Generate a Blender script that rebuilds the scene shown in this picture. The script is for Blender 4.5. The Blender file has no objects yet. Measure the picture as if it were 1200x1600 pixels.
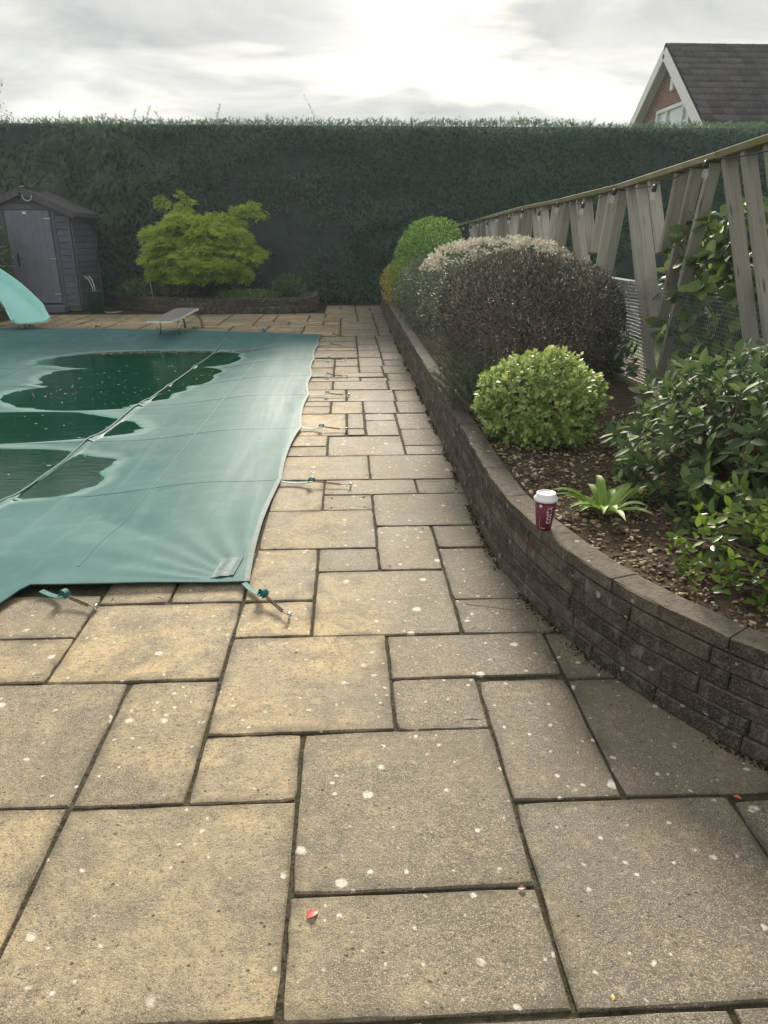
import bpy, bmesh, math, random
import numpy as np
from mathutils import Vector, Matrix
R = math.radians
rng = np.random.default_rng(7)
random.seed(7)
sc = bpy.context.scene
col = sc.collection

# ------------------------------------------------------------------ camera
F_PX, Y_HOR, X_VP, CAM_H = 1130.0, 368.0, 540.0, 1.45
PITCH = math.atan((800 - Y_HOR) / F_PX)
YAW = math.atan2((600 - X_VP) / F_PX, 1 / math.cos(PITCH))
cam = bpy.data.cameras.new('camera'); cam_o = bpy.data.objects.new('camera', cam); col.objects.link(cam_o)
cam.sensor_fit = 'VERTICAL'; cam.sensor_height = 24.0; cam.lens = 24.0 * F_PX / 1600.0
cam.clip_start = 0.05; cam.clip_end = 3000
cam_o.location = (0, 0, CAM_H); cam_o.rotation_euler = (math.pi / 2 - PITCH, 0, -YAW)
sc.camera = cam_o

# ------------------------------------------------------------------ light
SUN_EL, SUN_AZ = R(24), R(5.5)          # azimuth measured from +Y towards +X
sun_dir = Vector((math.sin(SUN_AZ) * math.cos(SUN_EL), math.cos(SUN_AZ) * math.cos(SUN_EL), math.sin(SUN_EL)))
w = bpy.data.worlds.new('World'); sc.world = w; w.use_nodes = True
wt = w.node_tree; wt.nodes.clear()
def wn(t, **k):
    n = wt.nodes.new(t)
    for a, b in k.items(): setattr(n, a, b)
    return n
def wl(a, b): wt.links.new(a, b)
out = wn('ShaderNodeOutputWorld'); bg = wn('ShaderNodeBackground'); bg.inputs['Strength'].default_value = 0.1
sky = wn('ShaderNodeTexSky'); sky.sky_type = 'NISHITA'; sky.sun_disc = False
sky.sun_elevation = SUN_EL; sky.sun_rotation = SUN_AZ; sky.air_density = 1.0; sky.dust_density = 2.0
tc = wn('ShaderNodeTexCoord'); sep = wn('ShaderNodeSeparateXYZ'); wl(tc.outputs['Generated'], sep.inputs[0])
def wm(op, a, b=None, clamp=False):
    n = wn('ShaderNodeMath', operation=op); n.use_clamp = clamp
    for i, v in enumerate((a, b)):
        if v is None: continue
        if isinstance(v, (int, float)): n.inputs[i].default_value = v
        else: wl(v, n.inputs[i])
    return n.outputs[0]
zz = wm('ADD', wm('ABSOLUTE', sep.outputs[2]), 0.16)
comb = wn('ShaderNodeCombineXYZ'); wl(wm('DIVIDE', sep.outputs[0], zz), comb.inputs[0]); wl(wm('DIVIDE', sep.outputs[1], zz), comb.inputs[1])
def wnoise(scale, detail, rough, dist=0.0, loc=(0, 0, 0), sxyz=(1, 1, 1)):
    mp = wn('ShaderNodeMapping'); mp.inputs['Location'].default_value = loc; mp.inputs['Scale'].default_value = sxyz
    wl(comb.outputs[0], mp.inputs['Vector'])
    n = wn('ShaderNodeTexNoise'); n.inputs['Scale'].default_value = scale; n.inputs['Detail'].default_value = detail
    n.inputs['Roughness'].default_value = rough; n.inputs['Distortion'].default_value = dist
    wl(mp.outputs[0], n.inputs['Vector']); return n.outputs['Fac']
def wramp(f, stops):
    r = wn('ShaderNodeValToRGB'); e = r.color_ramp.elements
    while len(e) > 1: e.remove(e[0])
    e[0].position, e[0].color = stops[0][0], (*stops[0][1], 1)
    for p_, c_ in stops[1:]:
        x = e.new(p_); x.color = (*c_, 1)
    wl(f, r.inputs[0]); return r.outputs[0]
cl = wramp(wnoise(1.25, 7, 0.60, 0.5, (3.1, 1.7, 0)), [(0.28, (2.25, 2.3, 2.38)), (0.44, (3.25, 3.28, 3.22)), (0.55, (4.0, 3.98, 3.82)), (0.68, (5.0, 4.88, 4.55))])
thin = wramp(wnoise(0.9, 4, 0.5, 0.3, (8.0, 4.4, 0), (1, 1.5, 1)), [(0.50, (0, 0, 0)), (0.72, (0.22, 0.22, 0.22))])
mx = wn('ShaderNodeMix', data_type='RGBA'); wl(thin, mx.inputs['Factor']); wl(cl, mx.inputs['A'])
skb = wn('ShaderNodeMix', data_type='RGBA', blend_type='ADD'); skb.inputs['Factor'].default_value = 1.0
wl(sky.outputs[0], skb.inputs['A']); skb.inputs['B'].default_value = (2.4, 2.7, 2.95, 1); wl(skb.outputs['Result'], mx.inputs['B'])
# veiled sun glowing through the cloud
dt = wn('ShaderNodeVectorMath', operation='DOT_PRODUCT'); wl(tc.outputs['Generated'], dt.inputs[0])
GL = Vector((math.sin(R(5.0)) * math.cos(R(15)), math.cos(R(5.0)) * math.cos(R(15)), math.sin(R(15)))); dt.inputs[1].default_value = GL
d0 = wm('MAXIMUM', dt.outputs['Value'], 0.0)
g1 = wm('POWER', d0, 380.0); g2 = wm('POWER', d0, 22.0)
gsum = wm('ADD', wm('MULTIPLY', g1, 3.0), wm('MULTIPLY', g2, .35))
gl = wn('ShaderNodeMix', data_type='RGBA', blend_type='ADD'); gl.inputs['Factor'].default_value = 1
wl(mx.outputs['Result'], gl.inputs['A'])
gcol = wn('ShaderNodeVectorMath', operation='SCALE'); gcol.inputs[0].default_value = (1.0, 0.94, 0.78); wl(gsum, gcol.inputs['Scale'])
wl(gcol.outputs[0], gl.inputs['B'])
wl(gl.outputs['Result'], bg.inputs['Color']); wl(bg.outputs[0], out.inputs[0])
sun = bpy.data.lights.new('sun', 'SUN'); sun.energy = 3.8; sun.angle = R(14); sun.color = (1.0, 0.92, 0.78)
sun_o = bpy.data.objects.new('sun', sun); col.objects.link(sun_o); sun_o.location = (2, 12, 20)
sun_o.rotation_euler = sun_dir.to_track_quat('Z', 'Y').to_euler()
sc.view_settings.view_transform = 'Standard'; sc.view_settings.look = 'None'
sc.view_settings.gamma = 1; sc.view_settings.exposure = 0.98; sc.view_settings.use_curve_mapping = False
sc.render.engine = 'CYCLES'

# ------------------------------------------------------------------ helpers
def ray(x, y):
    c, s = math.cos(PITCH), math.sin(PITCH)
    rx, ry = (x - 600) / F_PX, (y - 800) / F_PX
    fw, dn = c - ry * s, ry * c + s
    return Vector((rx * math.cos(YAW) + fw * math.sin(YAW), -rx * math.sin(YAW) + fw * math.cos(YAW), -dn))
def gp(x, y, z=0.0):                     # photo pixel -> point on the level z
    r = ray(x, y); t = (z - CAM_H) / r.z; return Vector((r.x * t, r.y * t, z))
def tag(o, label=None, cat=None, group=None, kind=None):
    for k, v in (('label', label), ('category', cat), ('group', group), ('kind', kind)):
        if v: o[k] = v
    return o
def link(name, me, parent=None, mat=None):
    o = bpy.data.objects.new(name, me); col.objects.link(o)
    if parent is not None: o.parent = parent
    if mat is not None and me is not None and not me.materials: me.materials.append(mat)
    return o
def empty(name, loc, label=None, cat=None, group=None, rz=0):
    o = bpy.data.objects.new(name, None); col.objects.link(o); o.location = loc; o.rotation_euler.z = rz
    o.empty_display_size = 0.1
    bpy.context.view_layer.update()
    return tag(o, label, cat, group)
def pm(name, V, F, mat=None, smooth=False):
    me = bpy.data.meshes.new(name); me.from_pydata([tuple(v) for v in V], [], F)
    if smooth: me.polygons.foreach_set('use_smooth', [True] * len(me.polygons))
    if mat: me.materials.append(mat)
    me.update(); return me
def mk(name, V, F, mat, parent=None, smooth=False):
    """mesh given in WORLD coordinates; local to its parent when it has one"""
    if parent is not None:
        mi = world(parent).inverted(); V = [mi @ Vector(v) for v in V]
    return link(name, pm(name, V, F, mat, smooth), parent)
def world(o):
    m = Matrix.LocRotScale(o.location, o.rotation_euler, o.scale)
    return world(o.parent) @ m if o.parent else m
def fast(name, V, T, mat, parent=None, rnd=None, smooth=False):
    """big triangle mesh from numpy arrays in world coordinates (parent at identity rotation)"""
    V = np.asarray(V, np.float32); T = np.asarray(T, np.int32)
    if parent is not None: V = V - np.array(world(parent).translation, np.float32)
    me = bpy.data.meshes.new(name); n, m = len(V), len(T)
    me.vertices.add(n); me.vertices.foreach_set('co', V.ravel())
    me.loops.add(m * 3); me.loops.foreach_set('vertex_index', T.ravel())
    me.polygons.add(m); me.polygons.foreach_set('loop_start', np.arange(0, m * 3, 3, dtype=np.int32))
    if smooth: me.polygons.foreach_set('use_smooth', np.ones(m, bool))
    if rnd is not None:
        a = me.attributes.new('rnd', 'FLOAT', 'POINT'); a.data.foreach_set('value', np.asarray(rnd, np.float32))
    me.update(calc_edges=True); me.materials.append(mat)
    return link(name, me, parent)
def cham(sx, sy, sz, b, jit=0.0, origin=(0, 0, 0)):
    """chamfered box centred on origin"""
    V, F = [], []
    hx, hy, hz = sx / 2, sy / 2, sz / 2
    idx = {}
    for ix in (-1, 1):
        for iy in (-1, 1):
            for iz in (-1, 1):
                for ax in range(3):
                    p_ = [ix * (hx - b), iy * (hy - b), iz * (hz - b)]; p_[ax] = (ix * hx, iy * hy, iz * hz)[ax]
                    idx[(ix, iy, iz, ax)] = len(V)
                    V.append([p_[k] + origin[k] + random.uniform(-jit, jit) for k in range(3)])
    for ax in range(3):
        o1, o2 = [k for k in range(3) if k != ax]
        for s in (-1, 1):
            q = []
            for a_, b_ in ((-1, -1), (1, -1), (1, 1), (-1, 1)):
                k = [0, 0, 0]; k[ax] = s; k[o1] = a_; k[o2] = b_; q.append(idx[(*k, ax)])
            F.append(q)
        for a_ in (-1, 1):
            for b_ in (-1, 1):
                k0 = [0, 0, 0]; k0[ax] = -1; k0[o1] = a_; k0[o2] = b_; k1 = list(k0); k1[ax] = 1
                F.append([idx[(*k0, o1)], idx[(*k1, o1)], idx[(*k1, o2)], idx[(*k0, o2)]])
    for ix in (-1, 1):
        for iy in (-1, 1):
            for iz in (-1, 1): F.append([idx[(ix, iy, iz, a_)] for a_ in range(3)])
    bm = bmesh.new(); vs = [bm.verts.new(v) for v in V]
    for f_ in F: bm.faces.new([vs[i] for i in f_])
    bmesh.ops.recalc_face_normals(bm, faces=bm.faces)
    F = [[v.index for v in f_.verts] for f_ in bm.faces] if False else None
    bm.verts.index_update(); F = [[v.index for v in f_.verts] for f_ in bm.faces]; bm.free()
    return V, F
def box_to(name, p0, p1, wx, wy, mat, parent=None, b=0.003, up=(0, 0, 1), jit=0.0):
    """board running from p0 to p1 (world) with cross-section wx by wy; wy lies along `up`"""
    p0, p1 = Vector(p0), Vector(p1); d = (p1 - p0); L = d.length; d.normalize()
    s = d.cross(Vector(up)).normalized(); u = s.cross(d).normalized()
    V, F = cham(L, wx, wy, min(b, wx * .3, wy * .3), jit)
    M = Matrix((d, s, u)).transposed(); c = (p0 + p1) / 2
    me = pm(name, V, F, mat); o = link(name, me, parent)
    M4 = Matrix.Translation(c) @ M.to_4x4()
    o.matrix_basis = (world(parent).inverted() @ M4) if parent is not None else M4
    return o
def tube_data(pts, r, n=8, cap=True):
    pts = [Vector(p_) for p_ in pts]; rs = r if isinstance(r, (list, tuple)) else [r] * len(pts)
    V, F = [], []
    t0 = (pts[1] - pts[0]).normalized(); a = t0.orthogonal().normalized()
    for i, p_ in enumerate(pts):
        t = (pts[min(i + 1, len(pts) - 1)] - pts[max(i - 1, 0)]).normalized()
        a = (a - t * a.dot(t)).normalized(); b = t.cross(a)
        for k in range(n):
            an = 2 * math.pi * k / n; V.append(p_ + (a * math.cos(an) + b * math.sin(an)) * rs[i])
    for i in range(len(pts) - 1):
        for k in range(n): F.append([i * n + k, i * n + (k + 1) % n, (i + 1) * n + (k + 1) % n, (i + 1) * n + k])
    if cap: F.append(list(range(n))[::-1]); F.append([(len(pts) - 1) * n + k for k in range(n)])
    return V, F
def tube(name, pts, r, mat, parent=None, n=8): return mk(name, *tube_data(pts, r, n), mat, parent, True)
def merge(parts):
    V, F = [], []
    for v, f_ in parts:
        o = len(V); V += [tuple(x) for x in v]; F += [[i + o for i in q] for q in f_]
    return V, F
def lathe(prof, n=24, c=(0, 0, 0)):
    V, F = [], []
    for r, z in prof:
        for k in range(n):
            a = 2 * math.pi * k / n; V.append((c[0] + r * math.cos(a), c[1] + r * math.sin(a), c[2] + z))
    for i in range(len(prof) - 1):
        for k in range(n): F.append([i * n + k, i * n + (k + 1) % n, (i + 1) * n + (k + 1) % n, (i + 1) * n + k])
    return V, F
class SNoise:                            # smooth vector noise from summed sines
    def __init__(s, seed, freq, octs=3):
        r = np.random.default_rng(seed); s.o = []
        for o in range(octs):
            k = r.normal(size=(7, 3)); k /= np.linalg.norm(k, axis=1)[:, None]
            s.o.append((k * freq * 2 ** o * r.uniform(.7, 1.4, (7, 1)), r.uniform(0, 6.28, 7), 0.55 ** o))
    def __call__(s, P):
        v = 0
        for k, ph, a in s.o: v = v + a * np.sin(P @ k.T + ph).sum(1) / 3.7
        return v
def unit(v): return v / np.maximum(np.linalg.norm(v, axis=-1, keepdims=True), 1e-9)

# ------------------------------------------------------------------ materials
class Mat:
    def __init__(s, name):
        s.m = bpy.data.materials.new(name); s.m.use_nodes = True; s.t = s.m.node_tree; s.t.nodes.clear()
        s.out = s.n('ShaderNodeOutputMaterial'); s.b = s.n('ShaderNodeBsdfPrincipled'); s.l(s.b.outputs[0], s.out.inputs[0])
    def n(s, t, **k):
        n = s.t.nodes.new(t)
        for a, b in k.items(): setattr(n, a, b)
        return n
    def l(s, a, b): s.t.links.new(a, b)
    def put(s, v, sock):
        if isinstance(v, (int, float)): sock.default_value = v
        elif isinstance(v, (tuple, list)): sock.default_value = (*v, 1) if len(v) == 3 and len(sock.default_value) == 4 else v
        else: s.l(v, sock)
    def pos(s):
        return s.n('ShaderNodeNewGeometry').outputs['Position']
    def obj(s): return s.n('ShaderNodeTexCoord').outputs['Object']
    def map(s, v, scale=(1, 1, 1), loc=(0, 0, 0), rot=(0, 0, 0)):
        m = s.n('ShaderNodeMapping'); s.l(v, m.inputs[0]); m.inputs['Scale'].default_value = scale
        m.inputs['Location'].default_value = loc; m.inputs['Rotation'].default_value = rot; return m.outputs[0]
    def noise(s, v, scale, detail=4, rough=.55, dist=0):
        n = s.n('ShaderNodeTexNoise'); s.l(v, n.inputs['Vector']); n.inputs['Scale'].default_value = scale
        n.inputs['Detail'].default_value = detail; n.inputs['Roughness'].default_value = rough; n.inputs['Distortion'].default_value = dist
        return n.outputs['Fac']
    def voro(s, v, scale, feature='F1', out='Distance', rand=1.0):
        n = s.n('ShaderNodeTexVoronoi', feature=feature); s.l(v, n.inputs['Vector']); n.inputs['Scale'].default_value = scale
        n.inputs['Randomness'].default_value = rand; return n.outputs[out]
    def ramp(s, f_, stops, interp='LINEAR'):
        r = s.n('ShaderNodeValToRGB'); r.color_ramp.interpolation = interp; e = r.color_ramp.elements
        while len(e) > 1: e.remove(e[0])
        for i, (p_, c_) in enumerate(stops):
            if isinstance(c_, (int, float)): c_ = (c_, c_, c_)
            x = e[0] if i == 0 else e.new(p_); x.position = p_; x.color = (*c_, 1)
        s.l(f_, r.inputs[0]); return r.outputs[0]
    def mix(s, f_, a, b, mode='MIX'):
        n = s.n('ShaderNodeMix', data_type='RGBA', blend_type=mode)
        s.put(f_, n.inputs['Factor']); s.put(a, n.inputs['A']); s.put(b, n.inputs['B']); return n.outputs['Result']
    def math(s, op, a, b=0.0, clamp=False):
        n = s.n('ShaderNodeMath', operation=op); n.use_clamp = clamp; s.put(a, n.inputs[0]); s.put(b, n.inputs[1]); return n.outputs[0]
    def bump(s, h, strength=.3, dist=.01, prev=None):
        n = s.n('ShaderNodeBump'); n.inputs['Strength'].default_value = strength; n.inputs['Distance'].default_value = dist
        s.l(h, n.inputs['Height'])
        if prev is not None: s.l(prev, n.inputs['Normal'])
        s.l(n.outputs[0], s.b.inputs['Normal']); return n.outputs[0]
    def set(s, color=None, rough=None, metal=None, spec=None):
        for k, v in (('Base Color', color), ('Roughness', rough), ('Metallic', metal), ('Specular IOR Level', spec)):
            if v is not None: s.put(v, s.b.inputs[k])
        return s
    def rnd(s): return s.n('ShaderNodeObjectInfo').outputs['Random']
    def attr(s, name='rnd'):
        n = s.n('ShaderNodeAttribute'); n.attribute_name = name; return n.outputs['Fac']

def plain(name, c, rough=.5, var=.25, scale=9.0, metal=0.0, bump=.0, spec=.5):
    m = Mat(name); p_ = m.pos(); f_ = m.noise(p_, scale, 5, .6)
    m.set(m.mix(m.ramp(f_, [(.3, 0), (.7, 1)]), tuple(x * (1 - var) for x in c), tuple(min(1, x * (1 + var)) for x in c)), rough, metal, spec)
    if bump: m.bump(m.noise(p_, scale * 8, 4, .6), bump, .004)
    return m.m

def slab_mat():
    m = Mat('concrete_slab'); p_ = m.pos(); r = m.rnd()
    big = m.noise(p_, 2.3, 5, .62, .4); mid = m.noise(p_, 9, 5, .65); fine = m.noise(p_, 110, 3, .7); vf = m.noise(p_, 330, 2, .6)
    tint = m.math('ADD', m.math('MULTIPLY', r, .46), m.math('MULTIPLY', big, .85))
    c = m.ramp(tint, [(.34, (.60, .45, .24)), (.55, (.49, .375, .215)), (.74, (.35, .28, .175)), (.98, (.22, .183, .125))])
    sx = m.n('ShaderNodeSeparateXYZ'); m.l(p_, sx.inputs[0])
    # algae-darkened strip where the paving stays damp along the planting wall
    damp = m.math('ADD', sx.outputs[0], m.math('MULTIPLY', m.math('SUBTRACT', big, .5), 1.1))
    dm = m.n('ShaderNodeMapRange'); dm.interpolation_type = 'SMOOTHSTEP'; m.l(damp, dm.inputs[0]); dm.inputs[1].default_value = -.5; dm.inputs[2].default_value = .62; dm.inputs[4].default_value = .9
    c = m.mix(dm.outputs[0], c, (.135, .120, .098))
    c = m.mix(m.ramp(m.noise(p_, 5.5, 6, .7, .6), [(.36, .75), (.55, 0)]), c, (.15, .128, .098))
    c = m.mix(m.ramp(mid, [(.55, 0), (.8, .45)]), c, (.47, .36, .20))
    grain = m.noise(p_, 38, 5, .7)
    c = m.mix(m.ramp(grain, [(.36, .5), (.52, 0)]), c, (.14, .115, .08))
    c = m.mix(m.ramp(grain, [(.55, 0), (.72, .4)]), c, (.62, .50, .31))
    c = m.mix(m.ramp(fine, [(.34, .75), (.47, 0)]), c, (.075, .06, .045))
    c = m.mix(m.ramp(vf, [(.54, 0), (.66, .7)]), c, (.62, .54, .40))
    pits = m.voro(p_, 34); pm_ = m.math('MULTIPLY', m.ramp(pits, [(.10, 1), (.16, 0)]), m.ramp(m.noise(p_, 14, 2), [(.5, 0), (.6, .8)]))
    c = m.mix(pm_, c, (.05, .042, .03))
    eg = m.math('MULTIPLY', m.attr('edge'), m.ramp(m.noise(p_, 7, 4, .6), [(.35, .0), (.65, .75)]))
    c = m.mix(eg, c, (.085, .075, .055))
    # lichen: pale rounded blotches in two sizes
    pw = m.n('ShaderNodeVectorMath', operation='ADD'); m.l(p_, pw.inputs[0])
    nz = m.n('ShaderNodeTexNoise'); m.l(p_, nz.inputs['Vector']); nz.inputs['Scale'].default_value = 55; nz.inputs['Detail'].default_value = 4
    sc_ = m.n('ShaderNodeVectorMath', operation='SCALE'); m.l(nz.outputs['Color'], sc_.inputs[0]); sc_.inputs['Scale'].default_value = .02; m.l(sc_.outputs[0], pw.inputs[1])
    where = m.math('ADD', m.noise(p_, 1.4, 2), m.math('MULTIPLY', dm.outputs[0], .13))
    l1 = m.voro(pw.outputs[0], 10.5); l1c = m.voro(pw.outputs[0], 10.5, out='Color')
    s1 = m.n('ShaderNodeSeparateXYZ'); m.l(l1c, s1.inputs[0])
    k1 = m.math('MULTIPLY', m.math('MULTIPLY', m.math('SUBTRACT', m.math('MULTIPLY', s1.outputs[1], .22), l1), 14.0, True), m.math('GREATER_THAN', m.math('ADD', s1.outputs[0], m.math('MULTIPLY', where, .70)), .80))
    l2 = m.voro(pw.outputs[0], 26); l2c = m.voro(pw.outputs[0], 26, out='Color')
    s2 = m.n('ShaderNodeSeparateXYZ'); m.l(l2c, s2.inputs[0])
    k2 = m.math('MULTIPLY', m.math('MULTIPLY', m.math('SUBTRACT', m.math('MULTIPLY', s2.outputs[1], .24), l2), 11.0, True), m.math('GREATER_THAN', m.math('ADD', s2.outputs[0], m.math('MULTIPLY', where, 1.7)), 1.10))
    lic = m.math('MAXIMUM', k1, k2); lic = m.math('MULTIPLY', lic, m.ramp(fine, [(.3, .45), (.6, .95)]))
    c = m.mix(lic, c, (.70, .66, .58))
    m.set(c, m.ramp(big, [(.3, .85), (.7, .72)]), spec=.28)
    b1 = m.bump(m.math('ADD', fine, m.math('MULTIPLY', vf, .5)), .55, .004); m.bump(m.math('SUBTRACT', mid, pm_), .5, .008, b1)
    return m.m
def joint_mat():
    m = Mat('mortar_joint'); p_ = m.pos(); a = m.noise(p_, 6, 4); b_ = m.noise(p_, 60, 4)
    c = m.mix(m.ramp(a, [(.45, 0), (.62, .8)]), m.ramp(b_, [(.35, (.035, .03, .022)), (.65, (.10, .085, .06))]), (.05, .048, .02))
    m.set(c, .95, spec=.1); m.bump(b_, .8, .01); return m.m
def block_mat():
    m = Mat('walling_block'); p_ = m.pos(); r = m.rnd()
    a = m.noise(p_, 5, 5, .65, .5); b_ = m.noise(p_, 38, 5, .7); v = m.noise(p_, 150, 3, .7)
    c = m.ramp(m.math('ADD', m.math('MULTIPLY', a, .8), m.math('MULTIPLY', r, .3)), [(.28, (.17, .138, .105)), (.46, (.092, .074, .058)), (.66, (.046, .038, .031)), (.85, (.030, .026, .022))])
    c = m.mix(m.ramp(b_, [(.3, .7), (.5, 0)]), c, (.025, .021, .018))
    c = m.mix(m.ramp(v, [(.52, 0), (.68, .6)]), c, (.30, .27, .22))
    c = m.mix(m.ramp(m.noise(p_, 16, 5, .75), [(.52, 0), (.66, .6)]), c, (.22, .205, .17))
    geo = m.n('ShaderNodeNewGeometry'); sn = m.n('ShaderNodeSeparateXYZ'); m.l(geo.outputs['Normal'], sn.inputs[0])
    c = m.mix(m.math('MULTIPLY', m.ramp(sn.outputs[2], [(.6, 0), (.9, 1)]), m.ramp(b_, [(.35, .2), (.6, .75)])), c, (.175, .15, .118))   # paler on upward faces
    st = m.noise(m.map(p_, (14, 14, 3)), 1.6, 4, .6)
    c = m.mix(m.ramp(st, [(.60, 0), (.70, .55)]), c, (.30, .275, .24))
    l1 = m.voro(p_, 17); lc = m.voro(p_, 17, out='Color'); s1 = m.n('ShaderNodeSeparateXYZ'); m.l(lc, s1.inputs[0])
    k = m.math('MULTIPLY', m.math('LESS_THAN', l1, m.math('MULTIPLY', s1.outputs[1], .22)), m.math('GREATER_THAN', s1.outputs[0], .5))
    c = m.mix(m.math('MULTIPLY', k, .75), c, (.45, .42, .37))
    m.set(c, .9, spec=.2); b1 = m.bump(b_, .9, .012); m.bump(v, .7, .004, b1); return m.m
def wood_mat(name, c1, c2, moss=0.0, axis='X'):
    m = Mat(name); o = m.obj(); r = m.rnd()
    sc_ = {'X': (1.6, 60, 60), 'Z': (60, 60, 1.6)}[axis]
    off = m.n('ShaderNodeCombineXYZ'); m.l(m.math('MULTIPLY', r, 37.0), off.inputs[0]); m.l(m.math('MULTIPLY', r, 11.0), off.inputs[1])
    ad = m.n('ShaderNodeVectorMath', operation='ADD'); m.l(o, ad.inputs[0]); m.l(off.outputs[0], ad.inputs[1])
    g = m.noise(m.map(ad.outputs[0], sc_), 1.5, 6, .65, .6); bl = m.noise(ad.outputs[0], 3.5, 4, .6)
    c = m.mix(m.math('ADD', m.math('MULTIPLY', g, .75), m.math('MULTIPLY', m.math('SUBTRACT', r, .5), .9), True), c1, c2)
    c = m.mix(m.ramp(g, [(.30, .7), (.45, 0)]), c, tuple(x * .35 for x in c1))
    c = m.mix(m.ramp(bl, [(.55, 0), (.75, .5)]), c, tuple(x * .5 for x in c1))
    kv = m.voro(m.map(ad.outputs[0], (2.2, 14, 14) if axis == 'X' else (14, 14, 2.2)), 1.0)
    c = m.mix(m.ramp(kv, [(.06, .85), (.13, 0)]), c, tuple(x * .22 for x in c1))
    if moss: c = m.mix(m.ramp(m.noise(m.pos(), 4, 4, .6), [(.38, 0), (.62, moss)]), c, (.17, .18, .045))
    m.set(c, .85, spec=.2); m.bump(g, .35, .004); return m.m
def leaf_mat(name, stops, trans=.3, rough=.45, spec=.4, pn=0.25, back=None):
    """leaf colour differs from leaf to leaf"""
    m = Mat(name); v = m.math('FRACT', m.math('ADD', m.attr(), m.rnd()))
    v = m.math('ADD', m.math('MULTIPLY', v, 1 - pn), m.math('MULTIPLY', m.noise(m.pos(), 2.2, 3), pn))
    c = m.ramp(v, stops)
    c = m.mix(m.ramp(m.noise(m.pos(), 60, 2), [(.4, .22), (.6, 0)]), c, tuple(x * .55 for x in stops[0][1]))
    m.set(c, rough, spec=spec)
    tr = m.n('ShaderNodeBsdfTranslucent'); m.l(m.mix(.5, c, (.35, .45, .08), 'MULTIPLY') if False else c, tr.inputs[0])
    mx_ = m.n('ShaderNodeMixShader'); mx_.inputs[0].default_value = trans; m.l(m.b.outputs[0], mx_.inputs[1]); m.l(tr.outputs[0], mx_.inputs[2])
    m.l(mx_.outputs[0], m.out.inputs[0]); return m.m

M = {}
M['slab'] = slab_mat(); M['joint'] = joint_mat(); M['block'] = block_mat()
M['wood'] = wood_mat('weathered_timber', (.29, .265, .225), (.55, .52, .465), .0)
M['wood_moss'] = wood_mat('mossy_timber', (.22, .185, .13), (.36, .31, .23), .75)
M['wood_grey'] = wood_mat('grey_sleeper', (.20, .20, .20), (.33, .33, .34), .0)
M['shed'] = wood_mat('grey_painted_cladding', (.125, .130, .158), (.175, .18, .212))
M['shed_door'] = plain('grey_painted_door', (.185, .192, .228), .55, .12, 5)
M['felt'] = plain('roofing_felt', (.095, .082, .085), .9, .3, 12, bump=.4)
M['dark'] = plain('black_metal', (.02, .02, .022), .4, .2)
M['steel'] = plain('stainless_steel', (.55, .53, .50), .3, .15, metal=1)
M['rust'] = plain('rusty_spring', (.17, .12, .085), .6, .4, 60, metal=.5)
M['white'] = plain('white_paint', (.78, .77, .74), .5, .06)
M['pvc'] = plain('white_pvc', (.8, .8, .8), .35, .04)
M['bark'] = plain('bark', (.085, .065, .048), .9, .4, 25, bump=.8)
M['twig'] = plain('brown_twig', (.13, .095, .065), .85, .4, 30)
M['greenpl'] = plain('green_plastic', (.02, .075, .062), .45, .15)
M['hose'] = plain('pale_hose', (.5, .5, .46), .5, .1)
M['soil'] = None

# ------------------------------------------------------------------ ground, paving
POOL = (-6.9, -0.80, 3.25, 11.05)
POOL_FAR = (11.10, 12.22)                # far edge: right and left corner
def ground():
    m = Mat('lawn_grass'); p_ = m.pos()
    m.set(m.ramp(m.noise(p_, 3, 6, .7), [(.3, (.045, .075, .02)), (.7, (.10, .135, .04))]), .9, spec=.2); m.bump(m.noise(p_, 90, 3), 1, .03)
    x0, x1, y0, y1 = POOL; B = 38; z = -.06
    V = [(-B, -B, z), (B, -B, z), (B, B, z), (-B, B, z), (x0, y0, z), (x1, y0, z), (x1, POOL_FAR[0], z), (x0, POOL_FAR[1], z)]
    o = mk('ground', V, [[0, 1, 5, 4], [1, 2, 6, 5], [2, 3, 7, 6], [3, 0, 4, 7]], m.m); tag(o, kind='structure')
    # mortar bed of the paving
    z = -.0085; X0, X1, Y0, Y1 = -9.5, 2.2, -1.5, 17.2
    V = [(X0, Y0, z), (X1, Y0, z), (X1, Y1, z), (X0, Y1, z), (x0, y0, z), (x1, y0, z), (x1, POOL_FAR[0], z), (x0, POOL_FAR[1], z)]
    pav = mk('paving', V, [[0, 1, 5, 4], [1, 2, 6, 5], [2, 3, 7, 6], [3, 0, 4, 7]], M['joint']); tag(pav, kind='structure')
    # pool shell below the cover
    V = []; 
    for z in (-.0085, -1.5): V += [(x0, y0, z), (x1, y0, z), (x1, POOL_FAR[0], z), (x0, POOL_FAR[1], z)]
    o = mk('pool_basin', V, [[4, 5, 6, 7], [0, 1, 5, 4], [1, 2, 6, 5], [2, 3, 7, 6], [3, 0, 4, 7]], plain('pool_liner', (.12, .2, .25), .5)); tag(o, kind='structure')
    return pav
paving = ground()
J = .0055
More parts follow.
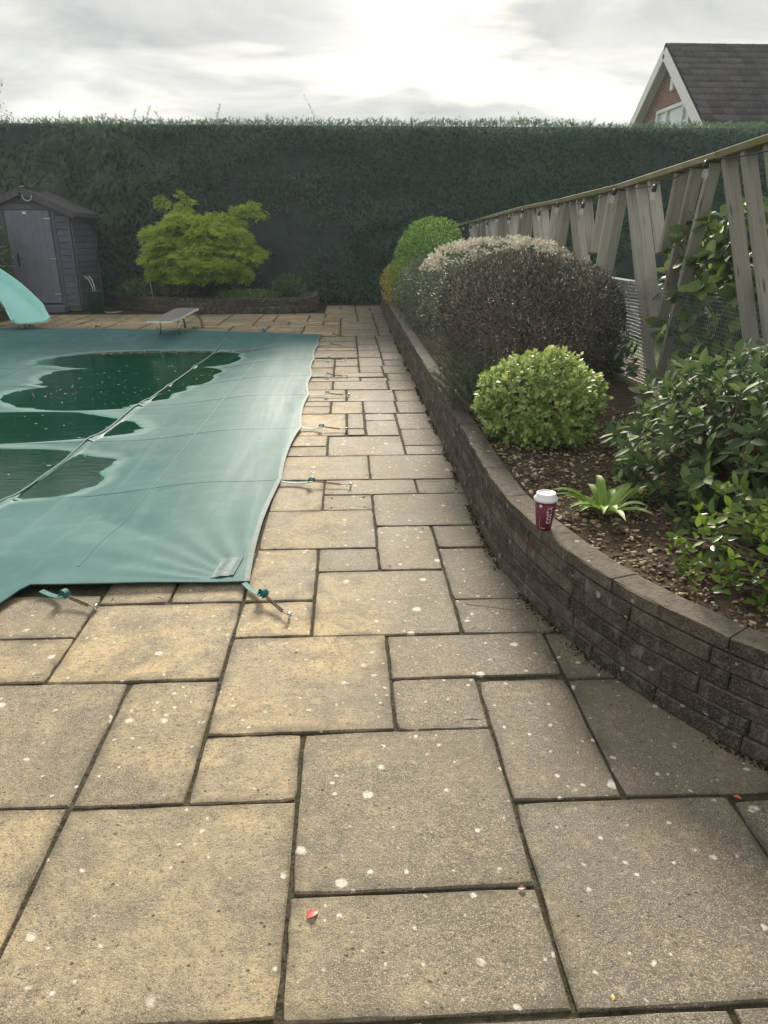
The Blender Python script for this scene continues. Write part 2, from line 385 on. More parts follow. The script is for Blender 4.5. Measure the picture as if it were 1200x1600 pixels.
def slab(x0, x1, y0, y1, clip=None):
    if x0 < -.8 and y0 > 10 and y0 < np.interp(x0, [-6.9, -.8], POOL_FAR[::-1]) + .02: return
    near = y0 < 4.5; n = 7 if near else 2
    x0 += J; x1 -= J; y0 += J; y1 -= J
    if y0 > 5: x0 += .003; x1 -= .003; y0 += .006; y1 -= .006
    if x1 - x0 < .05 or y1 - y0 < .05: return
    dz = random.uniform(-.0025, .0025); tx, ty = random.uniform(-.004, .004), random.uniform(-.004, .004)
    cx, cy = (x0 + x1) / 2, (y0 + y1) / 2; sk = random.uniform(-.003, .003)
    ring = []
    cs = [(x0, y0), (x1, y0), (x1, y1), (x0, y1)]
    for k in range(4):
        a, b = cs[k], cs[(k + 1) % 4]
        for i in range(n):
            t = i / n; ring.append((a[0] + (b[0] - a[0]) * t, a[1] + (b[1] - a[1]) * t, i == 0))
    jit = .0022 if near else .001
    V, F = [], []; N = len(ring)
    lev = ((0, -.045), (0, -.004), (.0035, 0.0), (.045 * random.uniform(.5, 1.2), 0.0))
    cc = [random.choice((.001, .002, .003, .005)) for _ in range(4)]
    for inset, z in lev:
        for (x, y, cor) in ring:
            px = x + (cx - x) * 0 ; py = y
            sx_ = (1 if x < cx else -1); sy_ = (1 if y < cy else -1)
            ex = inset if abs(x - x0) < 1e-6 or abs(x - x1) < 1e-6 else 0
            ey = inset if abs(y - y0) < 1e-6 or abs(y - y1) < 1e-6 else 0
            ci = cc[ring.index((x, y, cor)) // n] if cor else 0
            px += sx_ * (ex + ci) + random.uniform(-jit, jit); py += sy_ * (ey + ci) + random.uniform(-jit, jit)
            V.append((px - cx + sk * (py - cy), py - cy, z + dz + tx * (px - cx) + ty * (py - cy)))
    for l in range(3):
        for k in range(N): F.append([l * N + k, l * N + (k + 1) % N, (l + 1) * N + (k + 1) % N, (l + 1) * N + k])
    F.append([3 * N + k for k in range(N)])
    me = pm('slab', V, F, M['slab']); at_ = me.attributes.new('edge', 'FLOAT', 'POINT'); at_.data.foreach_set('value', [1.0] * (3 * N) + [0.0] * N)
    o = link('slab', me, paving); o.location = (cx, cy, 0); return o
a_, b_, c_, d_, e_, f_, g_, h_ = -1.07, -.775, -.463, -.16, .13, .43, .743, 1.03
W = .80   # slabs run a little under the wall line
SL = [(d_, f_, .975, 1.275), (f_, h_, .97, 1.545), (h_, 1.62, .97, 1.53), (b_, d_, .985, 1.582), (-1.37, b_, .985, 1.59), (d_, f_, 1.275, 1.868),
      (b_, c_, 1.585, 2.178), (c_, d_, 1.582, 1.873), (-1.37, b_, 1.59, 2.185), (f_, g_, 1.55, 2.128), (g_, 1.35, 1.55, 2.122), (e_, f_, 1.868, 2.152),
      (e_, g_, 2.15, 2.445), (c_, e_, 1.873, 2.46), (g_, 1.05, 2.122, 2.432), (a_, c_, 2.18, 2.752), (-1.66, a_, 2.19, 2.49), (-1.66, a_, 2.49, 2.85),
      (c_, d_, 2.46, 2.748), (d_, f_, 2.452, 3.03), (d_, e_, 3.03, 3.293), (f_, .92, 2.44, 2.73), (f_, .86, 2.73, 3.27), (e_, f_, 3.03, 3.575), (f_, W, 3.28, 3.57),
      (e_, W, 3.578, 4.085), (c_, e_, 3.3, 3.832), (c_, d_, 2.752, 3.295), (b_, c_, 2.755, 3.27), (a_, b_, 2.755, 3.27), (c_, d_, 3.832, 4.37), (d_, e_, 3.832, 4.09), (d_, f_ - .02, 4.09, 4.368),
      (f_ - .02, W, 4.09, 4.362), (c_, e_, 4.375, 4.905), (e_, W, 4.368, 4.91), (c_, d_, 4.91, 5.16), (c_, d_, 5.16, 5.465), (d_, f_ - .03, 4.91, 5.44), (f_ - .03, W, 4.91, 5.15),
      (f_ - .03, W, 5.15, 5.64), (f_ - .03, W, 5.64, 6.2), (c_, -.018, 5.465, 6.2), (-.018, e_, 5.67, 6.2), (-.018, e_, 5.465, 5.67), (e_, f_ - .03, 5.44, 5.94), (e_, f_ - .03, 5.94, 6.2),
      (c_, d_, 6.2, 6.5), (c_, d_, 6.5, 6.72), (d_, e_, 6.2, 6.7), (e_, f_, 6.2, 6.7), (f_, W, 6.2, 6.68),
      (c_, -.02, 6.72, 7.26), (-.02, .45, 6.7, 7.24), (.45, W, 6.68, 7.2), (c_, d_, 7.26, 7.7), (d_, f_ - .02, 7.24, 7.69), (f_ - .02, W, 7.2, 7.69),
      (c_, e_, 7.7, 7.95), (e_, f_, 7.69, 7.9), (f_, W, 7.69, 8.15), (c_, d_, 7.95, 8.55), (d_, f_ - .03, 7.95, 8.2), (d_, e_, 8.2, 8.66), (e_, f_ - .03, 8.2, 8.66), (f_ - .03, W, 8.15, 8.66),
      (c_, d_, 8.55, 9.2), (d_, e_, 8.66, 9.2), (e_, f_, 8.66, 9.3), (f_, W, 8.66, 9.1), (f_, W, 9.1, 9.75),
      # the row in front of the lens, out of frame below
      (d_, e_, .4, .975), (e_, g_, .4, .97), (g_, 1.4, .4, .97), (-.76, d_, .4, .985), (-1.35, -.76, .4, .985)]
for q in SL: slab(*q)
def fill(x0, x1, y0, y1, seed, holes=()):
    """random-bond paving of 1x1, 2x1, 1x2 and 2x2 modules"""
    r = random.Random(seed); mx_, my_ = .298, .29
    nx, ny = max(1, round((x1 - x0) / mx_)), max(1, round((y1 - y0) / my_)); sx_, sy_ = (x1 - x0) / nx, (y1 - y0) / ny
    used = [[False] * ny for _ in range(nx)]
    for j in range(ny):
        for i in range(nx):
            if used[i][j]: continue
            for (wq, hq) in r.sample([(2, 2), (2, 2), (2, 1), (1, 2), (2, 2), (2, 1)], 6) + [(1, 1)]:
                if i + wq <= nx and j + hq <= ny and not any(used[i + u][j + v] for u in range(wq) for v in range(hq)): break
            for u in range(wq):
                for v in range(hq): used[i + u][j + v] = True
            slab(x0 + i * sx_, x0 + (i + wq) * sx_, y0 + j * sy_, y0 + (j + hq) * sy_)
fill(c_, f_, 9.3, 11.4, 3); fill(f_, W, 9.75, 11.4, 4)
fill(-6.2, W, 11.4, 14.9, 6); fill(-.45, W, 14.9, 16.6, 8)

# ------------------------------------------------------------------ planting wall (curved, five courses)
WB = [(0.705, 15.6), (.705, 12.0), (.70, 8.7), (.695, 6.2), (.69, 4.9), (.685, 4.03), (.684, 3.5), (.692, 3.1), (.722, 2.85), (.765, 2.62), (.825, 2.37), (.905, 2.14), (1.005, 1.94), (1.12, 1.755), (1.25, 1.595), (1.42, 1.42), (1.62, 1.26), (1.85, 1.12)]
def resample(P, step=.02):
    P = [Vector((*p_, 0)) if len(p_) == 2 else Vector(p_) for p_ in P]
    # Catmull-Rom
    out_ = []
    for i in range(len(P) - 1):
        p0, p1, p2, p3 = P[max(i - 1, 0)], P[i], P[i + 1], P[min(i + 2, len(P) - 1)]
        n = max(2, int((p2 - p1).length / step))
        for k in range(n):
            t = k / n
            out_.append(.5 * ((2 * p1) + (p2 - p0) * t + (2 * p0 - 5 * p1 + 4 * p2 - p3) * t * t + (3 * p1 - p0 - 3 * p2 + p3) * t ** 3))
    out_.append(P[-1]); return out_
class Path:
    def __init__(s, P):
        s.p = resample(P); s.d = [0]
        for i in range(1, len(s.p)): s.d.append(s.d[-1] + (s.p[i] - s.p[i - 1]).length)
        s.L = s.d[-1]
        s.xy = np.array([[q.x, q.y] for q in s.p]); s.da = np.array(s.d)
    def at(s, t): return Vector((float(np.interp(t, s.da, s.xy[:, 0])), float(np.interp(t, s.da, s.xy[:, 1])), 0))
    def side(s, t):
        d = s.at(min(t + .03, s.L)) - s.at(max(t - .03, 0)); d.normalize(); return Vector((-d.y, d.x, 0))   # left of travel
def curved_block(path, t0, t1, z0, z1, dep, proud, parent, name, mat, seg=4, jit=.004):
    """block bent along the path; depth goes to the left of travel"""
    V, F = [], []; b = .004
    ss = [t0, t0 + .006] + [t0 + (t1 - t0) * k / seg for k in range(1, seg)] + [t1 - .006, t1]
    prof = [(proud + b, z0), (proud, z0 + b), (proud, z1 - b), (proud + b, z1), (dep, z1), (dep, z0)]
    n = len(prof)
    mid = path.at((t0 + t1) / 2)
    for i, t in enumerate(ss):
        p_, s = path.at(t), path.side(t)
        for k, (o, z) in enumerate(prof):
            e = .004 if i in (0, len(ss) - 1) and k < 4 else 0
            q = p_ + s * (o + e + random.uniform(-jit, jit) * (k < 4)) - mid; V.append((q.x, q.y, z + random.uniform(-jit, jit) * .35))
    for i in range(len(ss) - 1):
        for k in range(n): F.append([i * n + k, (i + 1) * n + k, (i + 1) * n + (k + 1) % n, i * n + (k + 1) % n])
    F.append(list(range(n))); F.append([(len(ss) - 1) * n + k for k in range(n)][::-1])
    o = link(name, pm(name, V, F, mat), parent); o.location = mid - (world(parent).translation if parent.type == 'EMPTY' else Vector()); return o
WALL_H = .355
M['wall_mortar'] = plain('wall_mortar', (.055, .046, .038), .95, .5, 20, bump=.5)
wall = empty('garden_wall', (0.7, 4.0, 0), 'low curved retaining wall of dark weathered blocks along the right of the path', 'wall')
wp = Path(WB)
ch = [.061, .060, .061, .060, .060]; z = 0.004
for ci, h in enumerate(ch):
    t = -.15 * (ci % 2)
    while t < wp.L:
        L = random.choice([.30, .38, .44, .30]) if wp.at(max(t, 0)).y < 7 else .46
        curved_block(wp, max(t, 0) + .003, min(t + L, wp.L) - .0015, z, z + h - .006, .10, random.uniform(-.003, .003) + (.002 if ci % 2 else -.001), wall, 'block', M['block'], 6, .003)
        t += L
    z += h
curved_block(wp, 0, wp.L, 0, z - .004, .085, .011, wall, 'mortar_core', M['wall_mortar'], 90, .0)
t = 0
while t < wp.L:
    L = random.uniform(.40, .50) if wp.at(t).y < 7 else .6
    curved_block(wp, t + .003, min(t + L, wp.L) - .0015, z, WALL_H, .105, random.uniform(-.003, .002), wall, 'coping_stone', M['block'], 6, .004)
    t += L

# ------------------------------------------------------------------ bed soil
def soil_mat():
    m = Mat('bed_soil'); p_ = m.pos(); a = m.noise(p_, 14, 5, .7); b = m.noise(p_, 70, 4, .7)
    c = m.ramp(a, [(.3, (.055, .040, .027)), (.7, (.14, .105, .07))]); c = m.mix(m.ramp(b, [(.5, 0), (.65, .5)]), c, (.20, .15, .10))
    m.set(c, .95, spec=.1); m.bump(b, 1, .02); return m.m
M['soil'] = soil_mat()
SN = SNoise(5, 5.0, 3)
def soil_z(x, y): return .315 + .022 * float(SN(np.array([[x, y, 0.]]))[0]) + .05 * max(0, min(1, (x - 1.0) / 1.3))
def bed():
    V, F = [], []; rows = []
    ts = np.linspace(0, wp.L, 150); us = np.linspace(0, 1, 22)
    for t in ts:
        p_, s = wp.at(t), wp.side(t); A = p_ + s * .095
        far = Vector((2.75, max(p_.y, 1.12), 0))
        r = []
        for u in us:
            q = A.lerp(far, u); r.append(len(V)); V.append((q.x, q.y, soil_z(q.x, q.y)))
        rows.append(r)
    for i in range(len(rows) - 1):
        for k in range(len(us) - 1): F.append([rows[i][k], rows[i][k + 1], rows[i + 1][k + 1], rows[i + 1][k]])
    o = mk('soil', V, F, M['soil'], None, True); tag(o, kind='structure')
    # lawn terrace beyond the trellis
    m = Mat('terrace_grass'); p_ = m.pos()
    m.set(m.ramp(m.noise(p_, 4, 6, .7), [(.3, (.055, .095, .022)), (.7, (.12, .17, .045))]), .9, spec=.2); m.bump(m.noise(p_, 120, 3), 1, .03)
    o = mk('lawn', [(2.7, -3, .33), (14, -3, .33), (14, 17.6, .33), (2.7, 17.6, .33)], [[0, 1, 2, 3]], m.m); tag(o, kind='structure')
bed()

# ------------------------------------------------------------------ pool cover
def sstep(a, b, x):
    t = np.clip((x - a) / (b - a), 0, 1); return t * t * (3 - 2 * t)
STRAP_Y = [2.93, 4.33, 5.63, 6.93, 7.95, 9.05, 10.3, 11.35]
ZW = -.085
LOBES = [(-4.05, -1.2, 9.80, .74), (-3.6, -1.42, 8.58, .80), (-3.5, -1.72, 7.55, .66), (-5.6, -1.70, 6.17, .58), (-5.2, -1.66, 4.86, .66)]   # x left, x right, y mid, half depth
nz1 = SNoise(21, 1.6, 3); nz2 = SNoise(22, 5, 3); nz3 = SNoise(23, 2.0, 2); nz4 = SNoise(24, 11, 2)
def cover_z(X, Y, Yn, Yf, Xr):
    P = np.stack([X, Y, 0 * X], 1)
    D = np.minimum(np.minimum(-.80 - X, Y - 3.25), Yf - .45 - Y)
    z = .020 - .082 * sstep(-.02, .95, D)
    # webbing straps hold the sheet up in shallow ridges
    for sy in STRAP_Y[1:-1]: z += .0025 * np.exp(-((Y - sy) / .05) ** 2) * sstep(.0, .3, D) * (1 - .4 * sstep(1.0, 3, D))
    # bowls between the straps where the rain gathers
    bowl = np.zeros_like(X)
    for xl, xr, ym, hy in LOBES:
        xm, a = (xl + xr) / 2, (xr - xl) / 2
        d = np.sqrt(np.abs((X - xm) / a) ** 2.4 + np.abs((Y - ym) / hy) ** 2.0)
        d = d + .06 * nz3(P * [1.0, 4.5, 1]) + .05 * nz2(P * [.3, 3.0, 1]) + .05 * nz4(P * [.15, 1.8, 1])
        bowl = np.maximum(bowl, 1 / (1 + np.exp((d - 1) * 7)))
    z = z - .050 * bowl
    # the long welded seam stands out of the water
    xs = -1.87 - .040 * (10.2 - Y); z += .028 * np.exp(-((X - xs) / .016) ** 2) * sstep(.3, 1, D)
    z += .0035 * nz1(P * [1, .6, 1]) * sstep(-.3, .6, D) + .002 * nz2(P * [.6, .25, 1])
    # wrinkles radiating from the near corner and along the near hem
    r = np.hypot(X + .453, Y - 2.9); th = np.arctan2(Y - 2.9, -(X + .453))
    z += .004 * np.sin(th * 26 + 2 * nz1(P)) * np.exp(-r / .55) * sstep(.05, .25, r)
    ed = np.minimum(Xr - X, Y - Yn)
    z += .012 * sstep(.25, .0, ed) * (.5 + .5 * nz1(P * 2.2))       # hem lifting a little off the slabs
    return z
def near_y(x): return np.interp(x, [-8, -4.35, -4.1, -1.62, -1.36, -.3], [2.89, 2.89, 1.9, 1.9, 2.895, 2.905])
def far_y(x): return np.interp(x, [-7.6, -5.8, -3.07, -1.2, -.39], [12.75, 12.62, 12.25, 11.75, 11.44])
def right_x(y):
    base = np.interp(y, [1.5, 2.9, 4.37, 5.65, 6.98, 9.26, 11.44], [-.455, -.455, -.425, -.375, -.375, -.41, -.385])
    ys = np.array(STRAP_Y); k = np.clip(np.searchsorted(ys, y) - 1, 0, len(ys) - 2); t = np.clip((y - ys[k]) / (ys[k + 1] - ys[k]), 0, 1)
    return base - .030 * np.sin(np.pi * t) ** .8
def build_cover():
    nu, nv = 240, 300; XL = -7.5
    u = np.linspace(0, 1, nu) ** .85; v = np.linspace(0, 1, nv) ** 1.15
    U, Vv = np.meshgrid(u, v, indexing='ij')
    Xn = XL + U * (-.40 - XL); Yn = near_y(Xn); Yf = far_y(Xn)
    Y = Yn + Vv * (Yf - Yn)
    ys = np.array(STRAP_Y); Xr = right_x(Y.ravel()).reshape(Y.shape)
    X = XL + U * (Xr - XL)
    x, y = X.ravel(), Y.ravel()
    z = cover_z(x, y, Yn.ravel(), Yf.ravel(), Xr.ravel())
    V = np.stack([x, y, z], 1)
    i, j = np.meshgrid(np.arange(nu - 1), np.arange(nv - 1), indexing='ij'); a = (i * nv + j).ravel()
    T = np.concatenate([np.stack([a, a + nv, a + nv + 1], 1), np.stack([a, a + nv + 1, a + 1], 1)])
    return V, T, nu, nv
cover = empty('pool_cover', (-3.5, 6, 0), 'large teal green sheet strapped over the swimming pool with rain puddles on it', 'pool cover')
def cover_mat():
    m = Mat('cover_fabric'); p_ = m.pos(); s = m.n('ShaderNodeSeparateXYZ'); m.l(p_, s.inputs[0])
    a = m.noise(p_, .8, 4, .6); st = m.noise(m.map(p_, (7, .45, 1), rot=(0, 0, R(3))), 1.2, 6, .7, .3); sx_ = m.noise(m.map(p_, (.5, 9, 1)), 1.5, 5, .65, .4)
    b = m.noise(p_, 5, 5, .65)
    c = m.ramp(a, [(.3, (.043, .132, .130)), (.7, (.062, .162, .158))])
    c = m.mix(m.ramp(st, [(.50, 0), (.75, .36)]), c, (.17, .27, .262))
    c = m.mix(m.ramp(b, [(.5, 0), (.8, .5)]), c, (.15, .245, .238))
    c = m.mix(m.ramp(m.noise(m.map(p_, (22, 1.2, 1)), 1.0, 4, .7), [(.28, .35), (.40, 0)]), c, (.05, .19, .17))
    # dried silt: tide marks round the puddles, held at the height the water once stood
    h = s.outputs[2]
    tm = m.n('ShaderNodeMapRange'); m.l(m.math('ADD', h, m.math('MULTIPLY', m.math('SUBTRACT', sx_, .5), .018)), tm.inputs[0]); tm.inputs[1].default_value = ZW + .015; tm.inputs[2].default_value = ZW + .003; tm.interpolation_type = 'SMOOTHSTEP'
    c = m.mix(m.math('MULTIPLY', tm.outputs[0], m.ramp(sx_, [(.3, .25), (.65, .85)])), c, (.25, .34, .33))
    vd = m.voro(p_, 30); vc = m.voro(p_, 30, out='Color'); sv = m.n('ShaderNodeSeparateXYZ'); m.l(vc, sv.inputs[0])
    sp = m.math('MULTIPLY', m.math('LESS_THAN', vd, .12), m.math('GREATER_THAN', sv.outputs[0], .94))
    c = m.mix(m.math('MULTIPLY', sp, .8), c, (.06, .07, .055))
    # below the water the sheet is clean, wet and dark green
    wet = m.n('ShaderNodeMapRange'); m.l(m.math('ADD', h, m.math('MULTIPLY', m.math('SUBTRACT', m.noise(m.map(p_, (1.0, 30, 1)), 1.5, 5, .7, .3), .5), .030)), wet.inputs[0]); wet.inputs[1].default_value = ZW + .005; wet.inputs[2].default_value = ZW - .003
    c = m.mix(wet.outputs[0], c, (.012, .21, .155))
    m.set(c, m.mix(wet.outputs[0], m.ramp(st, [(.3, .55), (.7, .72)]), (.3, .3, .3)), spec=.16)
    b1 = m.bump(st, .10, .01); m.bump(m.noise(p_, 260, 2), .15, .001, b1); return m.m
M['cover'] = cover_mat()
cV, cT, nu, nv = build_cover()
sheet = fast('sheet', cV, cT, M['cover'], cover, smooth=True)
M['hem'] = plain('hem_tape', (.12, .165, .158), .7, .3, 25)
M['web'] = plain('green_webbing', (.02, .16, .14), .6, .3, 90, bump=.5)
M['web_pale'] = plain('pale_webbing', (.11, .20, .195), .6, .2, 60)
def ribbon(idx_pts, wd, dirv, lift, name, mat, parent, thick=.0025):
    V, F = [], []
    for p_, d in zip(idx_pts, dirv):
        p_ = Vector(p_); d = Vector(d)
        for s_, zz_ in ((-.5, lift - thick), (.5, lift - thick), (.5, lift + thick), (-.5, lift + thick)): V.append(p_ + d * wd * s_ + Vector((0, 0, zz_)))
    n = len(idx_pts)
    for i in range(n - 1):
        for k in range(4): F.append([i * 4 + k, (i + 1) * 4 + k, (i + 1) * 4 + (k + 1) % 4, i * 4 + (k + 1) % 4])
    F += [[0, 1, 2, 3], [(n - 1) * 4 + k for k in (3, 2, 1, 0)]]
    return mk(name, V, F, mat, parent, False)
G = cV.reshape(nu, nv, 3)
ribbon([G[-1, j] - np.array([.010, 0, 0]) for j in range(nv)], .026, [(1, 0, 0)] * nv, .004, 'hem', M['hem'], cover)
ribbon([G[i, 0] + np.array([0, .010, 0]) for i in range(nu)], .022, [(0, 1, 0)] * nu, .004, 'hem', M['cover'], cover)
def z_at(x, y):
    X, Y = np.array([x]), np.array([y]); return float(cover_z(X, Y, near_y(X), far_y(X), right_x(Y))[0])
for sy in STRAP_Y[1:]:
    if sy > 11.3: continue
    xs = np.linspace(float(right_x(np.array([sy]))[0]) - .01, -6.6, 120)
    ribbon([(x, sy, z_at(x, sy)) for x in xs], .035, [(0, 1, 0)] * 120, .0003, 'cross_strap', M['cover'], cover, .0009)
for x0, sl in ((-1.12, .02), (-1.87, .040), (-3.9, .03)):
    ys = np.linspace(3.1, 11.3, 160)
    pts = [(x0 - sl * (10.2 - y), y, z_at(x0 - sl * (10.2 - y), y)) for y in ys]
    ribbon(pts, .010 if sl != .040 else .013, [(1, 0, 0)] * 160, .0005, 'seam', M['web_pale'] if sl == .040 else M['cover'], cover, .0018)
# stitched repair patch by the near corner
ribbon([(-.62 + .10 * k / 8, 3.05 + .02 * k / 8, z_at(-.62 + .10 * k / 8, 3.06)) for k in range(9)], .20, [(.1, 1, 0)] * 9, .0035, 'stitched_patch', plain('patch', (.085, .15, .145), .7, .5, 40), cover, .0012)
# water
def puddles():
    m = Mat('rain_water'); p_ = m.pos()
    m.t.nodes.remove(m.b)
    gl_ = m.n('ShaderNodeBsdfGlossy'); gl_.inputs['Roughness'].default_value = .02; tr = m.n('ShaderNodeBsdfTransparent'); tr.inputs[0].default_value = (.50, .86, .76, 1)
    fr = m.n('ShaderNodeFresnel'); fr.inputs[0].default_value = 1.33
    bp = m.n('ShaderNodeBump'); bp.inputs['Strength'].default_value = .15; bp.inputs['Distance'].default_value = .01
    m.l(m.math('ADD', m.noise(m.map(p_, (4, 22, 1)), 1.6, 3, .6), m.math('MULTIPLY', m.noise(m.map(p_, (1, 4, 1)), 2.0, 2), .8)), bp.inputs['Height'])
    m.l(bp.outputs[0], gl_.inputs['Normal']); m.l(bp.outputs[0], fr.inputs['Normal'])
    x = m.n('ShaderNodeMixShader'); m.l(fr.outputs[0], x.inputs[0]); m.l(tr.outputs[0], x.inputs[1]); m.l(gl_.outputs[0], x.inputs[2])
    m.l(x.outputs[0], m.out.inputs[0])
    for nm, (x0, x1, y0, y1) in (('a', (-4.6, -.95, 6.83, 10.75)), ('b', (-6.2, -1.3, 5.50, 6.83)), ('c', (-6.2, -1.3, 4.0, 5.50))):
        o = mk('puddle', [(x0, y0, ZW), (x1, y0, ZW), (x1, y1, ZW), (x0, y1, ZW)], [[0, 1, 2, 3]], m.m); tag(o, kind='structure')
    # scum, blossom specks and leaf bits afloat on the water and stranded round its rim
    V, T, rn = [], [], []
    r = np.random.default_rng(31); n = 0
    def bit(x, y, z, s, st):
        nonlocal n
        a = r.uniform(0, 6.28) if st == 1 else r.normal(0, .12); k = 5
        for q in range(k):
            an = 6.283 * q / k; ux, uy = math.cos(an) * s * st, math.sin(an) * s / st
            V.append((x + ux * math.cos(a) - uy * math.sin(a), y + ux * math.sin(a) + uy * math.cos(a), z + r.uniform(0, .003))); rn.append(n_r)
        for q in range(1, k - 1): T.append((n, n + q, n + q + 1))
        n += k
    for _ in range(330):
        xl, xr, ym, hy = LOBES[r.integers(0, 5)]
        n_r = r.uniform(); bit(r.uniform(xl, xr), ym + hy * .8 * r.uniform(-1, 1), ZW + .0025, r.uniform(.004, .011), 1 if r.uniform() < .6 else 1.9)
    for _ in range(420):
        t = r.uniform(); n_r = .2 + .3 * r.uniform(); x = -3.7 + 2.6 * t; y = 10.32 + .14 * math.sin(t * 3.1) + r.normal(0, .05); bit(x, y, max(z_at(x, y), ZW) + .003, r.uniform(.008, .018), 1)
    mm = Mat('floating_bits'); mm.set(mm.ramp(mm.attr(), [(.15, (.10, .07, .05)), (.45, (.28, .19, .14)), (.55, (.45, .52, .48)), (1, (.62, .66, .62))]), .8)
    o = fast('floating_debris', V, T, mm.m, None, rn); tag(o, 'pale specks and leaf bits floating on the cover puddles', 'debris', kind='stuff')
puddles()
# tie-down straps with spring and ground pin
def tie(p0, p1, big=1.0):
    """p0 hem, p1 ground pin (world xy)"""
    p0, p1 = Vector(p0), Vector(p1); d = (p1 - p0); L = d.length; d.normalize(); s = Vector((-d.y, d.x, 0))
    A, B = p0 + Vector((0, 0, .022)), p0 + d * L * .48 + Vector((0, 0, .030))
    st = ribbon([A.lerp(B, k / 6) - Vector((0, 0, .012 * math.sin(math.pi * k / 6))) for k in range(7)], .026, [s] * 7, 0, 'tie_strap', M['web'], cover, .0016)
    # bunched webbing tail at the buckle
    for k in range(3):
        pts = [B + s * ((k - 1.5) * .004) + Vector((0, 0, .001 + .006 * k)) + d * (.020 * math.cos(q) * big - .01) + Vector((0, 0, (.009 + .003 * k) * math.sin(q) * big)) for q in np.linspace(-.4, 3.4, 9)]
        ribbon(pts, .024, [s] * 9, 0, 'webbing_tail', M['web'], st, .0016)
    C, E_ = B + d * .015, p0 + d * L * .86 + Vector((0, 0, .018))
    turns = 15; pts = []
    ax = (E_ - C); up = Vector((0, 0, 1)); sd = ax.normalized().cross(up).normalized(); uu = sd.cross(ax.normalized())
    for q in range(turns * 6 + 1):
        an = 2 * math.pi * q / 6; pts.append(C + ax * (q / (turns * 6)) + (sd * math.cos(an) + uu * math.sin(an)) * .0065)
    mk('spring', *tube_data(pts, .0022, 5), M['rust'], st, True)
    pin = p1
    mk('hook', *tube_data([E_, E_.lerp(pin, .6) + Vector((0, 0, .012)), pin + Vector((0, 0, .020)), pin + s * .012 + Vector((0, 0, .012))], .003, 6), M['steel'], st, True)
    mk('ground_pin', *merge([tube_data([pin + Vector((0, 0, -.02)), pin + Vector((0, 0, .026))], .005, 8), tube_data([pin + Vector((0, 0, .026)), pin + Vector((0, 0, .031))], .010, 8)]), M['steel'], st, True)
tie(gp(382, 918), gp(452, 968), 1.05); tie(gp(66, 930), gp(150, 955), 1.0)
tie(gp(437, 757), gp(548, 762)); tie(gp(471, 672), gp(541, 674))
for sy in STRAP_Y[3:]:
    xr = float(right_x(np.array([sy]))[0]); tie((xr, sy, 0), (xr + .38, sy - .02, 0))
for px in (30, 140, 300, 412):
    q = gp(px, 517); q.y = float(far_y(q.x)); tie(q, (q.x + .03, q.y + .4, 0))

# ------------------------------------------------------------------ foliage machinery
def T_oval(wd=.42, fold=.10, curl=.12):
    V = np.array([(0, 0, 0), (.30, .42 * wd, fold), (.34, 0, 0), (.30, -.42 * wd, fold), (.66, .40 * wd, fold - curl * .4), (.70, 0, -curl * .4), (.66, -.40 * wd, fold - curl * .4), (1, 0, -curl)], float)
    T = np.array([(0, 2, 1), (0, 3, 2), (1, 2, 5), (1, 5, 4), (2, 3, 6), (2, 6, 5), (4, 5, 7), (5, 6, 7)]); return V, T
def T_leaf(wd=.5, curl=.1):
    return np.array([(0, 0, 0), (.45, wd / 2, .08), (.5, 0, 0), (.45, -wd / 2, .08), (1, 0, -curl)], float), np.array([(0, 2, 1), (0, 3, 2), (1, 2, 4), (2, 3, 4)])
def T_needle(wd=.14): return np.array([(0, -wd / 2, 0), (0, wd / 2, 0), (1, 0, 0)], float), np.array([(0, 1, 2)])
def T_spray(nb=4, wd=.11):
    V = [(0, -wd * .35, 0), (0, wd * .35, 0), (1, 0, -.12)]; T = [(0, 1, 2)]
    for k in range(nb):
        u = .15 + .62 * k / nb; l = .42 * (1 - .55 * k / nb)
        for s in (-1, 1):
            i = len(V); V += [(u, 0, -.1 * u * u), (u + wd, 0, -.1 * u * u), (u + l * .75, s * l * .72, -.10 * u - .05)]; T.append((i, i + 1, i + 2))
    return np.array(V, float), np.array(T)
def T_star(n=5, wd=.20):
    V, T = [], []
    for k in range(n):
        a = (k - (n - 1) / 2) * 1.05; l = 1 - .12 * abs(k - (n - 1) / 2); i = len(V)
        V += [(0, 0, 0), (l * .5 * math.cos(a) - wd * math.sin(a) * .6, l * .5 * math.sin(a) + wd * math.cos(a) * .6, .04), (l * math.cos(a), l * math.sin(a), -.08),
              (l * .5 * math.cos(a) + wd * math.sin(a) * .6, l * .5 * math.sin(a) - wd * math.cos(a) * .6, .04)]
        T += [(i, i + 1, i + 2), (i, i + 2, i + 3)]
    return np.array(V, float), np.array(T)
def foliage(name, P, D, N, L, tmpl, mat, parent, rn=None, r=rng):
    """one leaf of the template per point: D growth direction, N rough upper normal"""
    tv, tt = tmpl; n = len(P); D = unit(D); S = unit(np.cross(N, D) + 1e-6 * r.normal(size=(n, 3))); N = np.cross(D, S)
    L = np.broadcast_to(np.asarray(L, float), (n,))
    V = P[:, None, :] + L[:, None, None] * (tv[None, :, 0:1] * D[:, None, :] + tv[None, :, 1:2] * S[:, None, :] + tv[None, :, 2:3] * N[:, None, :])
    T = (tt[None] + (np.arange(n) * len(tv))[:, None, None]).reshape(-1, 3)
    if rn is None: rn = r.uniform(0, 1, n)
    return fast(name, V.reshape(-1, 3), T, mat, parent, np.repeat(rn, len(tv)))
def rdir(n, r=rng): return unit(r.normal(size=(n, 3)))
